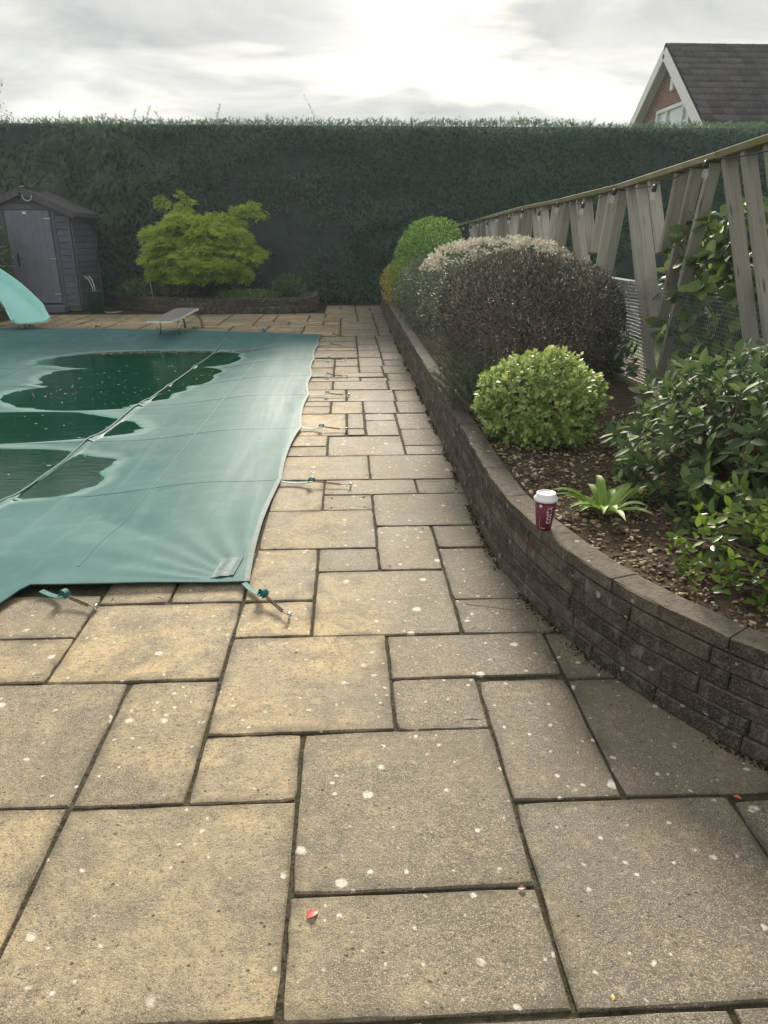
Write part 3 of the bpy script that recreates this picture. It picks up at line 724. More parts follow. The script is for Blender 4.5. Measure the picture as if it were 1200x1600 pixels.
def super_shell(n, c, rad, pw=2.0, depth=.35, ns=None, amp=.1, r=rng, zmin=None, half=False):
    d = rdir(n, r)
    if half: d[:, 2] = np.abs(d[:, 2]) - .25
    d = unit(d)
    k = (np.abs(d[:, 0]) ** pw + np.abs(d[:, 1]) ** pw + np.abs(d[:, 2]) ** pw) ** (-1 / pw)
    s = d * k[:, None]; nrm = unit(np.sign(s) * np.abs(s) ** (pw - 1) / np.array(rad))
    q = s * np.array(rad)
    if ns is not None: q = q * (1 + amp * ns(q + np.array(c)))[:, None]
    q = q * (1 - depth * r.uniform(0, 1, n) ** 1.8)[:, None]
    P = q + np.array(c)
    if zmin is not None: keep = P[:, 2] > zmin; return P[keep], nrm[keep]
    return P, nrm
def stems(parent, base, tips, r0, mat, name='stem', n=5, sag=.05, r=random):
    parts = []
    for t in tips:
        b = Vector(base) + Vector((r.uniform(-1, 1) * r0 * 3, r.uniform(-1, 1) * r0 * 3, 0)); t = Vector(t)
        m1 = b.lerp(t, .35) + Vector((r.uniform(-1, 1), r.uniform(-1, 1), r.uniform(0, 1))) * sag
        m2 = b.lerp(t, .7) + Vector((r.uniform(-1, 1), r.uniform(-1, 1), r.uniform(0, 1))) * sag
        parts.append(tube_data([b, m1, m2, t], [r0, r0 * .75, r0 * .5, r0 * .22], n))
    return tag(mk(name, *merge(parts), mat, parent, True), kind='stuff')

# ------------------------------------------------------------------ conifer hedge
HY, HH = 17.05, 3.68
hedge = empty('conifer_hedge', (0, HY + .6, 0), 'tall clipped dark green conifer hedge across the end of the garden', 'hedge')
M['hedge'] = leaf_mat('conifer_sprays', [(.10, (.10, .095, .062)), (.15, (.065, .110, .072)), (.5, (.115, .195, .122)), (.85, (.20, .29, .155)), (1, (.28, .37, .17))], .35, .6, .3, .45)
def build_hedge():
    r = np.random.default_rng(41); n1, n2 = SNoise(42, 1.3, 3), SNoise(43, 5, 2)
    x0, x1 = -12.5, 14.0
    def front(x, z):
        P = np.stack([x, 0 * x, z * 1.3], 1); return HY + .17 * n1(P * .8) + .12 * n2(P) + .05 * np.clip(z - 3.3, 0, 1) + np.where(x < -4, .05 * n1(P * 2), 0)
    n = 95000
    x = r.uniform(x0, x1, n); z = HH * r.uniform(0, 1, n) ** .95; top = HH + .05 * n1(np.stack([x, 0 * x, 0 * x], 1) * 1.5); z = np.minimum(z, top)
    y = front(x, z) + r.uniform(-.05, .16, n)
    P = np.stack([x, y, z], 1)
    D = np.stack([r.normal(0, .6, n), -np.abs(r.normal(.45, .35, n)), r.normal(.25, .65, n)], 1)
    left = np.clip((-3.5 - x) / 1.5, 0, 1) * (z > 1.4); D[:, 2] -= left * 1.1
    N = np.stack([r.normal(0, .5, n), -np.ones(n), .5 + r.normal(0, .5, n)], 1)
    L = r.uniform(.055, .14, n) * (1 + .8 * left)
    v = np.clip(.36 + .16 * n2(P * [1, 0, 1]) + .20 * n1(P * [1.2, 0, 1.2]) + r.normal(0, .16, n) + .16 * left, 0, .97)
    foliage('foliage', P, D, N, L, T_spray(4, .12), M['hedge'], hedge, v, r)
    n = 9000
    x = r.uniform(x0, x1, n); y = HY + .15 + r.uniform(0, 1.1, n); z = HH + .05 * n1(np.stack([x, 0 * x, 0 * x], 1) * 1.5) + r.normal(0, .03, n)
    foliage('top_growth', np.stack([x, y, z], 1), np.stack([r.normal(0, .6, n), r.normal(-.2, .5, n), np.abs(r.normal(.7, .5, n))], 1), rdir(n, r), r.uniform(.04, .10, n), T_spray(4, .12), M['hedge'], hedge, np.clip(.38 + r.normal(0, .2, n), 0, .98), r)
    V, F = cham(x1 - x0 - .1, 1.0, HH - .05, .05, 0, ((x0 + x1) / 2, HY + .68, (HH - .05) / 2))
    mk('dark_core', V, F, plain('hedge_interior', (.040, .060, .050), .95, .4, 6), hedge)  # solid block; its dark colour stands in for shade inside the hedge
    for px, py, h, bend in ((493, 150, .52, -.25), (338, 160, .34, .08), (228, 163, .30, .1), (418, 172, .16, 0), (205, 170, .22, .1), (250, 172, .2, -.1), (820, 172, .25, -.15), (925, 178, .14, .1), (590, 178, .14, .1), (90, 172, .2, .05), (160, 175, .16, .08)):
        rr = ray(px, 185); t = (HY + .35) / rr.y; bx = rr.x * t
        base = np.array([bx, HY + .4, HH - .1]); k = np.linspace(.1, 1, 26); P = base + np.stack([bend * k ** 2, 0 * k, (h + .1) * k], 1)
        foliage('sprig', np.repeat(P, 3, 0), np.stack([r.normal(0, .7, 78), r.normal(0, .5, 78), np.abs(r.normal(.6, .3, 78))], 1), rdir(78, r), r.uniform(.03, .10, 78), T_needle(.10), M['hedge'], hedge, r.uniform(.5, .95, 78), r)
build_hedge()

# ------------------------------------------------------------------ raised bed below the hedge
M['ivy'] = leaf_mat('ground_leaves', [(.1, (.08, .15, .04)), (.6, (.18, .28, .07)), (1, (.34, .44, .12))], .25)
bedwall = empty('raised_bed_wall', (-2.6, 15.2, 0), 'low curved block wall of the raised bed in front of the hedge', 'wall')
BW = [(-5.5, 17.2), (-5.05, 16.6), (-4.55, 16.0), (-3.75, 15.35), (-2.7, 14.95), (-1.8, 14.92), (-1.05, 15.08), (-.72, 15.35), (-.62, 15.8), (-.62, 17.1)]
bp_ = Path(BW); z = .002
for ci in range(4):
    t = -.2 * (ci % 2)
    while t < bp_.L:
        curved_block(bp_, max(t, 0) + .004, min(t + .42, bp_.L) - .004, z, z + .066, .12, random.uniform(-.005, .005), bedwall, 'block', M['block'], 2); t += .42
    z += .073
curved_block(bp_, 0, bp_.L, 0, z - .01, .10, .012, bedwall, 'mortar_core', M['joint'], 60, 0)
V, F = [], []
for t in np.linspace(0, bp_.L, 40):
    p_ = bp_.at(t) + bp_.side(t) * .1; V += [(p_.x, p_.y, .255), (p_.x * .9 - .3, 17.2, .30)]
F = [[2 * k, 2 * k + 1, 2 * k + 3, 2 * k + 2] for k in range(39)]
tag(mk('bed_soil', V, F, M['soil'], None, True), kind='structure')

# Japanese maple
M['acer'] = leaf_mat('lime_maple_leaves', [(.05, (.22, .33, .035)), (.5, (.54, .68, .10)), (.85, (.66, .78, .16)), (1, (.78, .85, .28))], .55, .5, .3, .3)
acer = empty('maple_tree', (-2.95, 15.75, .27), 'small lime green maple with layered leaves in the bed before the hedge', 'tree')
def build_acer():
    r = np.random.default_rng(51); base = Vector((-2.95, 15.75, .25))
    pads = []
    for k in range(135):
        a = r.uniform(0, 6.283); h = r.uniform(0, 1); zc = .76 + 1.18 * h
        rad = 1.04 * math.sqrt(max(0, 1 - ((h - .42) / .66) ** 2)); q = r.uniform(.35, 1) ** .6
        pads.append((-2.95 + rad * q * math.cos(a), 15.75 + .75 * rad * q * math.sin(a), zc - .12 * q, r.uniform(.22, .40)))
    for k in range(7): pads.append((-3.35 + r.normal(0, .14), 15.75, 1.95 + .05 * k, .20 - .018 * k))
    for k in range(6): pads.append((-2.15 + r.normal(0, .16), 15.7, 1.72 + .06 * k, .18))
    PP, DD, NN, LL, vv = [], [], [], [], []
    for (x, y, z, s) in pads:
        n = int(95 * (s / .3) ** 2); a = r.uniform(0, 6.283, n); q = np.sqrt(r.uniform(0, 1, n))
        P = np.stack([x + s * q * np.cos(a), y + s * q * np.sin(a), z - .20 * s * q ** 2 * 1.4 + r.normal(0, .034, n)], 1)
        PP.append(P); DD.append(np.stack([np.cos(a), np.sin(a), r.normal(-.35, .35, n)], 1)); NN.append(np.stack([r.normal(0, .6, n), r.normal(-.3, .6, n), np.ones(n)], 1)); LL.append(r.uniform(.06, .115, n))
        vv.append(np.clip(r.normal(.50, .26, n) + r.normal(0, .14), 0, .97))
    foliage('crown', np.concatenate(PP), np.concatenate(DD), np.concatenate(NN), np.concatenate(LL), T_star(5, .2), M['acer'], acer, np.concatenate(vv), r)
    parts = []
    for k in range(34):
        x, y, z, s = pads[int(r.integers(0, len(pads)))]; t = Vector((x, y, z)); b = base + Vector((r.uniform(-.06, .06), r.uniform(-.06, .06), 0))
        m1 = b.lerp(t, .3) + Vector((0, 0, .22)); m2 = b.lerp(t, .7) + Vector((r.normal(0, .05), r.normal(0, .05), .14))
        parts.append(tube_data([b, m1, m2, t], [.026, .020, .012, .004], 6))
    mk('trunk', *merge(parts), M['bark'], acer, True)
build_acer()
def small_shrub(name, label, cat, c, rad, n, tmpl, L, mat, group=None, pw=2.0, depth=.5, up=.3, seed=1, stem=True, amp=.12, rndmu=.5):
    r = np.random.default_rng(seed); o = empty(name, (c[0], c[1], max(c[2] - rad[2], .0)), label, cat, group)
    P, Nn = super_shell(n, c, rad, pw, depth, SNoise(seed, 3.2 / max(rad), 3), amp, r, c[2] - rad[2])
    D = Nn * .8 + rdir(len(P), r) * .8 + np.array([0, 0, up])
    foliage('foliage', P, D, Nn + np.array([0, 0, .6]), r.uniform(.7, 1.25, len(P)) * L, tmpl, mat, o, np.clip(r.normal(rndmu, .22, len(P)), 0, .98), r)
    if stem:
        tips = [tuple(P[i]) for i in r.integers(0, len(P), 14)]
        stems(o, (c[0], c[1], c[2] - rad[2] - .02), tips, .010 + .008 * max(rad), M['twig'], 'stem', 5, .04)
    return o
M['mid'] = leaf_mat('mid_green_leaves', [(.1, (.06, .11, .035)), (.6, (.13, .205, .06)), (1, (.24, .31, .10))], .25)
M['russet'] = leaf_mat('russet_leaves', [(.1, (.09, .10, .045)), (.6, (.18, .18, .075)), (1, (.28, .24, .12))], .25)
small_shrub('low_shrub', 'low russet green shrub at the foot of the maple on its left', 'shrub', (-3.45, 15.6, .55), (.42, .3, .30), 2600, T_leaf(.45), .06, M['russet'], seed=61)
small_shrub('low_shrub', 'leafy green ground plants at the left end of the raised bed', 'plant', (-4.15, 15.95, .42), (.55, .35, .18), 2400, T_leaf(.4), .06, M['mid'], seed=62)
small_shrub('low_shrub', 'rounded green shrub at the right end of the raised bed', 'shrub', (-1.18, 15.5, .47), (.34, .28, .21), 2200, T_leaf(.4), .055, M['mid'], seed=63)
small_shrub('ground_plant', 'pale green low plants along the middle of the raised bed wall', 'plant', (-2.05, 15.35, .33), (.62, .22, .09), 1800, T_leaf(.4), .045, M['ivy'], seed=64, stem=False)
stk = empty('garden_stake', (-3.95, 15.45, .27), 'thin pale stake with side twig left of the maple', 'stake')
tube('cane', [(-3.92, 15.45, .25), (-3.96, 15.45, .8), (-4.03, 15.46, 1.38)], .011, M['hose'], stk, 6)
tube('side_twig', [(-3.98, 15.45, 1.0), (-4.1, 15.44, 1.10), (-4.16, 15.44, 1.02)], .006, M['hose'], stk, 5)

# ------------------------------------------------------------------ shed
def build_shed():
    sh = empty('garden_shed', (-6.3, 16.2, 0), 'grey painted timber shed with felt roof in the corner by the hedge', 'shed')
    xr, xl, yf, yb = -5.40, -7.10, 15.55, 16.95; ap = (xl + xr) / 2 + .05; ze, za = 1.93, 2.30
    mat = M['shed']
    # wall panels behind the boards
    V = [(xl, yf, .06), (xr, yf, .06), (xr, yf, ze), (ap, yf, za - .02), (xl, yf, ze), (xl, yb, .06), (xr, yb, .06), (xr, yb, ze), (ap, yb, za - .02), (xl, yb, ze)]
    mk('wall', V, [[0, 1, 2, 3, 4], [5, 9, 8, 7, 6], [1, 6, 7, 2], [0, 4, 9, 5]], mat, sh)
    mk('base', *cham(xr - xl + .02, yb - yf + .02, .10, .01, 0, ((xl + xr) / 2, (yf + yb) / 2, .055)), M['wood_moss'], sh)
    n = 15; bh = (ze - .10) / n
    for k in range(n):
        zc = .10 + bh * (k + .5)
        box_to('board', (-5.72, yf - .012, zc), (xr - .01, yf - .012, zc), .020, bh - .012, mat, sh)
        box_to('board', (xr + .012, yf + .05, zc), (xr + .012, yb, zc), .020, bh - .012, mat, sh)
        if k > 2: box_to('board', (xl + .01, yf - .012, zc), (-6.66, yf - .012, zc), .020, bh - .012, mat, sh)
    for k in range(3):
        zc = ze + .055 + k * .11; hw = max(.08, (za - zc) / (za - ze) * .85 - .05)
        box_to('board', (ap - hw, yf - .012, zc), (ap + hw, yf - .012, zc), .020, .098, mat, sh)
    # corner posts and door frame
    for x, y, h in ((xr - .03, yf - .028, ze), (xr + .028, yf + .02, ze), (xr + .028, yb - .04, ze), (xl + .04, yf - .028, ze), (-5.70, yf - .030, 1.92), (-6.66, yf - .030, 1.92)):
        box_to('corner_trim', (x, y, .08), (x, y, h - .01), .018 if abs(x - xr - .028) < .01 else .07, .07 if abs(x - xr - .028) < .01 else .018, mat, sh, up=(0, 1, 0))
    box_to('door_lintel', (-6.66, yf - .030, 1.955), (-5.70, yf - .030, 1.955), .018, .07, mat, sh)
    dr = mk('door', *cham(.86, .035, 1.74, .004, 0, (-6.18, yf - .03, 1.04)), M['shed_door'], sh)
    for k in range(7):
        mk('door_board', *cham(.117, .008, 1.73, .003, 0, (-6.18 - .36 + .12 * k, yf - .051, 1.04)), M['shed_door'], dr)
    mk('handle', *merge([cham(.035, .012, .24, .004, 0, (-6.47, yf - .062, 1.0)), tube_data([(-6.47, yf - .06, 1.02), (-6.47, yf - .10, 1.02), (-6.37, yf - .10, 1.02)], .009, 6)]), M['dark'], dr)
    for z in (.35, 1.02, 1.76): mk('hinge', *cham(.13, .008, .022, .003, 0, (-5.80, yf - .058, z)), M['steel'], dr)
    mk('house_number_plate', *cham(.075, .008, .045, .003, 0, (-6.22, yf - .060, 1.86)), M['white'], dr)
    mk('step', *cham(.95, .30, .13, .01, 0, (-6.1, yf - .19, .07)), M['shed'], sh)
    # two roof slopes with an overhang, barge boards, and a bright metal ridge flashing
    oh, ov = .16, .14
    for s, xe in ((1, xr + oh), (-1, xl - oh)):
        zl = ze - (za - ze) * oh / (xr - ap)
        V = [(ap, yf - ov, za + .02), (xe, yf - ov, zl + .02), (xe, yb + ov, zl + .02), (ap, yb + ov, za + .02)]; V += [(a, b, c - .03) for a, b, c in V]
        mk('roof', V, [[0, 1, 2, 3], [4, 7, 6, 5], [0, 4, 5, 1], [1, 5, 6, 2], [2, 6, 7, 3], [3, 7, 4, 0]], M['felt'], sh)
        box_to('barge_board', (ap, yf - ov - .012, za - .045), (xe, yf - ov - .012, zl - .045), .022, .13, M['felt'], sh)
        box_to('eave_board', (xe, yf - ov, zl - .03), (xe, yb + ov, zl - .03), .02, .09, M['felt'], sh)
    box_to('roof_flashing', (ap + .04, yf - ov + .03, za + .028), (ap + .12, yf + .75, za + .004), .09, .012, M['steel'], sh)
    pts = [(ap + .13 + .09 * math.cos(a), yf - ov - .03, za - .13 + .10 * math.sin(a)) for a in np.linspace(math.pi, 2 * math.pi, 12)]
    tube('hook', pts, .010, M['hose'], sh, 6)
build_shed()
# green bucket with hose loops, right of the shed door
bk = empty('green_bucket', (-5.02, 15.28, 0), 'dark green bucket with pale hose ends beside the shed', 'bucket')
mk('body', *lathe([(0, .01), (.12, .01), (.135, .40), (.145, .41), (.145, .425), (.125, .425), (.115, .03)], 20, (-5.02, 15.28, 0)), M['greenpl'], bk, True)
for k in (-1, 1): tube('hose_end', [(-5.02 + .03 * k, 15.28, .1), (-5.02 + .02 * k, 15.28, .5), (-5.06 + .03 * k, 15.27, .64), (-5.12 + .04 * k, 15.27, .70)], .011, M['hose'], bk, 6)
hs = tag(mk('garden_hose', *tube_data([(-4.88, 15.35, .012), (-4.8, 15.2, .012), (-4.68, 15.18, .012), (-4.6, 15.28, .012), (-4.55, 15.4, .012)], .011, 6), M['hose'], None, True), 'short pale hose lying on the paving right of the green bucket', 'hose')

# ------------------------------------------------------------------ slide
def build_slide():
    sl = empty('pool_slide', (-5.4, 12.9, 0), 'pale aqua moulded water slide at the far left of the pool', 'slide')
    m = Mat('aqua_fibreglass'); p_ = m.pos()
    c = m.mix(m.ramp(m.noise(p_, 6, 5, .7), [(.52, 0), (.7, .5)]), (.34, .72, .66), (.55, .72, .66))
    c = m.mix(m.ramp(m.noise(m.map(p_, (3, 3, 9)), 2.5, 5, .7), [(.60, 0), (.72, .6)]), c, (.10, .16, .10)); m.set(c, .32, spec=.5)
    P = resample([(-5.12, 12.35, .13), (-5.26, 12.56, .15), (-5.50, 12.9, .25), (-5.98, 13.42, .50), (-6.5, 13.72, .80), (-7.1, 13.80, 1.2), (-7.6, 13.8, 1.55), (-8.0, 13.8, 1.62)], .06)
    prof = [(-.30, .20), (-.285, .215), (-.265, .20), (-.24, .07), (-.17, .015), (0, 0), (.17, .015), (.24, .07), (.265, .20), (.285, .215), (.30, .20)]
    V, F = [], []; n = len(prof)
    for i, p_ in enumerate(P):
        d = P[min(i + 1, len(P) - 1)] - P[max(i - 1, 0)]; d.normalize(); s = Vector((d.y, -d.x, 0)).normalized(); u = s.cross(d)
        k = min(1, .25 + i / 9)
        for o, h in prof: V.append(p_ + s * o + u * h * k)
        for o, h in prof[::-1]: V.append(p_ + s * o * 1.0 + u * (h * k - .018 if abs(o) < .25 else h * k - .03))
    m2 = 2 * n
    for i in range(len(P) - 1):
        for k in range(m2): F.append([i * m2 + k, i * m2 + (k + 1) % m2, (i + 1) * m2 + (k + 1) % m2, (i + 1) * m2 + k])
    for e in (0, len(P) - 1):
        for k in range(n - 1): F.append([e * m2 + k, e * m2 + k + 1, e * m2 + m2 - 2 - k, e * m2 + m2 - 1 - k])
    mk('chute', V, F, m.m, sl, True)
    tube('leg', [(-5.40, 12.72, -.01), (-5.38, 12.72, .18)], .022, M['steel'], sl)
    tube('leg', [(-6.6, 13.74, -.01), (-6.6, 13.74, .85)], .028, M['steel'], sl)
    for s in (-.22, .22): tube('ladder_rail', [(-8.8, 13.8 + s, -.01), (-8.05, 13.8 + s, 1.62), (-7.95, 13.8 + s, 2.2), (-7.65, 13.8 + s, 2.2), (-7.6, 13.8 + s, 1.65)], .022, M['steel'], sl)
    for k in range(5): tube('rung', [(-8.7 + .13 * k, 13.58, .22 + .29 * k), (-8.7 + .13 * k, 14.02, .22 + .29 * k)], .02, M['steel'], sl)
build_slide()

# ------------------------------------------------------------------ diving board
def build_board():
    o = empty('diving_board', (-2.85, 13.1, 0), 'short grey and white diving board on bent steel legs beyond the pool', 'diving board')
    A, B = (gp(233, 500, .27) + gp(264, 502, .27)) / 2, (gp(311, 486, .27) + gp(277, 485, .27)) / 2
    d = (B - A); L = d.length; d.normalize(); s = Vector((d.y, -d.x, 0)).normalized(); hw = .185
    def strip(ofs, w_, z0, z1):
        V, F = [], []
        for k in range(13):
            t = k / 12; p_ = A + d * L * t; rise = .045 * max(0, (t - .35) / .65) ** .8 if t < .8 else .045 * .92
            for x, z in ((-w_, z0), (w_, z0), (w_, z1), (-w_, z1)): V.append(p_ + s * (ofs + x) + Vector((0, 0, z + rise)))
        for k in range(12):
            for q in range(4): F.append([k * 4 + q, (k + 1) * 4 + q, (k + 1) * 4 + (q + 1) % 4, k * 4 + (q + 1) % 4])
        return V, F + [[0, 1, 2, 3], [48, 51, 50, 49]]
    mk('plank', *strip(0, hw, -.034, -.004), M['white'], o)
    mk('grip_mat', *strip(0, hw - .012, -.003, .004), plain('grey_grip', (.22, .205, .19), .9, .2, 40, bump=.4), o)
    mk('end_cap', *cham(.36, .012, .030, .003, 0), plain('blue_end', (.035, .045, .10), .5), o).matrix_basis = Matrix.Translation(A - d * .008 + Vector((0, 0, -.019)) - o.location) @ Matrix.Rotation(math.atan2(s.y, s.x), 4, 'Z')
    for e in (-.8, .8):
        p_ = A + d * L * .30 + s * hw * e; tube('leg', [p_ + Vector((0, 0, -.28)), p_ + Vector((0, 0, -.03))], .018, M['steel'], o)
        p_ = A + d * L * .62 + s * hw * e
        tube('bent_leg', [p_ + Vector((0, 0, -.03)), p_ + d * .22 + Vector((0, 0, .0)), p_ + d * .38 + s * .06 + Vector((0, 0, -.05)), p_ + d * .45 + s * .10 + Vector((0, 0, -.15)), p_ + d * .46 + s * .11 + Vector((0, 0, -.285))], .021, M['steel'], o)
build_board()

# ------------------------------------------------------------------ house beyond the hedge
def build_house():
    XG = 9.5; k = XG / 11.0
    yr, zr = 28.165 * k, CAM_H + (7.477 - CAM_H) * k; pitch = R(37.5); tp = math.tan(pitch)
    ho = empty('brick_house', (XG + 4, yr, 0), 'brick house with white barge boards and dark tiled roof behind the hedge', 'house')
    half = 4.3; ze = zr - half * tp; x2 = XG + 11
    m = Mat('red_brickwork'); o = m.pos(); bt = m.n('ShaderNodeTexBrick')
    m.l(m.map(o, (1, 1, 1), rot=(0, R(90), R(90))), bt.inputs['Vector'])
    for a, b in (('Color1', (.21, .085, .060, 1)), ('Color2', (.30, .13, .085, 1)), ('Mortar', (.30, .26, .22, 1))): bt.inputs[a].default_value = b
    for a, b in (('Scale', 1.0), ('Brick Width', .225), ('Row Height', .075), ('Mortar Size', .010)): bt.inputs[a].default_value = b
    m.set(bt.outputs['Color'], .9, spec=.2)
    gx = XG + .32
    # gable wall with a window hole: built from the pieces round the opening
    wy0, wy1, wz0, wz1 = 26.404 * k - .05, 29.106 * k + .05, 3.7, CAM_H + (5.655 - CAM_H) * k
    def gz(y): return zr - .14 - abs(y - yr) * tp
    def poly(pts): mk('wall', [(gx, y, z) for y, z in pts] + [(gx + .25, y, z) for y, z in pts], [list(range(len(pts))), [len(pts) * 2 - 1 - i for i in range(len(pts))]] + [[i, (i + 1) % len(pts), len(pts) + (i + 1) % len(pts), len(pts) + i] for i in range(len(pts))], m.m, ho)
    poly([(yr - half, 0), (wy0, 0), (wy0, gz(wy0)), (yr - half, gz(yr - half))])
    poly([(wy1, 0), (yr + half, 0), (yr + half, gz(yr + half)), (wy1, gz(wy1))])
    poly([(wy0, 0), (wy1, 0), (wy1, wz0), (wy0, wz0)])
    poly([(wy0, wz1), (wy1, wz1), (wy1, gz(wy1)), (yr, gz(yr)), (wy0, gz(wy0))])
    mk('wall', *cham(.25, .25, .1, .01, 0, (gx + .3, yr, zr - .6)), m.m, ho)
    mk('wall', [(gx, yr - half, 0), (x2, yr - half, 0), (x2, yr - half, ze), (gx, yr - half, ze)], [[0, 1, 2, 3]], m.m, ho)
    mk('wall', [(gx, yr + half, 0), (x2, yr + half, 0), (x2, yr + half, ze), (gx, yr + half, ze)], [[0, 1, 2, 3]], m.m, ho)
    # window: frame, mullions, panes
    win = mk('window', *merge([cham(.09, wy1 - wy0, .10, .01, 0, (gx + .01, (wy0 + wy1) / 2, wz1 - .05)), cham(.09, .09, wz1 - wz0, .01, 0, (gx + .012, wy0 + .045, (wz0 + wz1) / 2)), cham(.09, .09, wz1 - wz0, .01, 0, (gx + .012, wy1 - .045, (wz0 + wz1) / 2)),
              cham(.07, .08, wz1 - wz0, .01, 0, (gx + .014, wy0 + .52, (wz0 + wz1) / 2)), cham(.07, .08, wz1 - wz0, .01, 0, (gx + .014, wy1 - .75, (wz0 + wz1) / 2)), cham(.07, .5, .07, .01, 0, (gx + .016, wy0 + .28, wz1 - .55))]), M['pvc'], ho)
    gm = Mat('house_glass'); gm.set((.62, .66, .68), .08, spec=.8)
    for y0, y1 in ((wy0 + .09, wy0 + .48), (wy0 + .56, wy1 - .79), (wy1 - .71, wy1 - .09)):
        mk('pane', [(gx + .05, y0, wz0), (gx + .05, y1, wz0), (gx + .05, y1, wz1 - .1), (gx + .05, y0, wz1 - .1)], [[0, 1, 2, 3]], gm.m, win)
    mk('alarm_box', *cham(.10, .20, .34, .02, 0, (gx - .06, yr - .25, zr - 1.02)), M['pvc'], ho)
    # roof slopes, soffit and barge boards
    for s in (-1, 1):
        e = half + .35
        V = [(XG, yr, zr), (x2, yr, zr), (x2, yr + s * e, zr - e * tp), (XG, yr + s * e, zr - e * tp)]; V += [(a, b, c - .10) for a, b, c in V]
        mk('roof', V, [[0, 1, 2, 3], [4, 7, 6, 5], [0, 3, 7, 4], [0, 4, 5, 1], [2, 6, 7, 3]], M['dark_tile'], ho)
        box_to('barge_board', (XG - .012, yr, zr - .17), (XG - .012, yr + s * e, zr - .17 - e * tp), .035, .30, M['white'], ho)
        mk('soffit', [(XG + .01, yr, zr - .16), (gx, yr, zr - .16), (gx, yr + s * e, zr - .16 - e * tp), (XG + .01, yr + s * e, zr - .16 - e * tp)], [[0, 1, 2, 3]], M['white'], ho)
    # interlocking tiles on the slope that faces the garden
    tw, tg = .33, .325; V, F = [], []; nseg = 8
    for i in range(nseg + 1):
        u = i / nseg; h = .030 * (.5 + .5 * math.cos(2 * math.pi * (u * 2))) + .004
        V += [(u * (tw + .005), 0, h + .048), (u * (tw + .005), tg + .04, h), (u * (tw + .005), 0, h + .004)]
    for i in range(nseg): F += [[3 * i, 3 * i + 3, 3 * i + 4, 3 * i + 1], [3 * i + 2, 3 * i + 5, 3 * i + 3, 3 * i]]
    tm = pm('tile', V, F, M['tile'], True)
    rot = Matrix.Rotation(pitch, 4, 'X'); rows, cols = 15, 19
    for r_ in range(rows):
        for c in range(cols):
            s = .04 + (r_ + 1) * tg; y, z = yr - s * math.cos(pitch), zr - s * math.sin(pitch)
            o = link('tile', tm, ho); o.matrix_basis = Matrix.Translation(Vector((XG + .02 + c * tw, y, z + .008)) - ho.location) @ rot @ Matrix.Rotation(random.gauss(0, .006), 4, 'Z')
    for c in range(14):
        V, F = lathe([(.11, 0), (.115, .44)], 10); V = [(XG + .0 + c * .45 + b, yr + a, zr - .03 + max(q, -.02)) for (a, q, b) in V]
        mk('ridge_tile', V, F, M['tile'], ho, True)
def tile_mat():
    m = Mat('concrete_tile'); p_ = m.pos(); r = m.rnd()
    c = m.ramp(m.math('ADD', m.math('MULTIPLY', r, .5), m.math('MULTIPLY', m.noise(p_, 3, 5, .6), .5)), [(.2, (.060, .050, .050)), (.8, (.125, .105, .10))])
    c = m.mix(m.ramp(m.noise(p_, 9, 4, .6), [(.66, 0), (.73, .7)]), c, (.34, .33, .29)); m.set(c, .85, spec=.2); return m.m
M['tile'] = tile_mat(); M['dark_tile'] = plain('tile_underlay', (.04, .036, .038), .9)
build_house()
small_shrub('garden_bush', 'sunlit yellow green bush tops showing above the hedge before the house roof', 'bush', (9.0, 18.75, 3.35), (1.6, .4, .52), 3000, T_leaf(.4), .07, M['acer'], seed=71, rndmu=.3)

# sparse tree behind the hedge on the left
def far_tree():
    r = np.random.default_rng(81); o = empty('thin_tree', (-8.3, 19.2, 0), 'sparse feathery tree rising over the left end of the hedge', 'tree')
    parts = [tube_data([(-8.3, 19.2, -.05), (-8.25, 19.2, 2), (-8.3, 19.2, 3.6), (-8.2, 19.2, 4.9)], [.09, .07, .05, .015], 7)]; tips = []
    for k in range(46):
        z = r.uniform(2.8, 4.8); a = r.uniform(0, 6.28); L = r.uniform(.35, 1.0) * (1.1 - (z - 2.8) / 3); b = Vector((-8.27, 19.2, z)); t = b + Vector((math.cos(a) * L, math.sin(a) * L * .6, .15 + .3 * r.uniform()))
        parts.append(tube_data([b, b.lerp(t, .5) + Vector((0, 0, .06)), t], [.014, .009, .004], 4))
        for q in np.linspace(.35, 1, 9): tips.append(b.lerp(t, q) + Vector(tuple(r.normal(0, .04, 3))))
    mk('trunk', *merge(parts), M['bark'], o, True)
    P = np.array([tuple(t) for t in tips]); P = np.repeat(P, 4, 0) + r.normal(0, .05, (len(P) * 4, 3)); n = len(P)
    foliage('crown', P, rdir(n, r) - np.array([0, 0, .2]), rdir(n, r), r.uniform(.04, .09, n), T_leaf(.35), M['mid'], o, None, r)
far_tree()

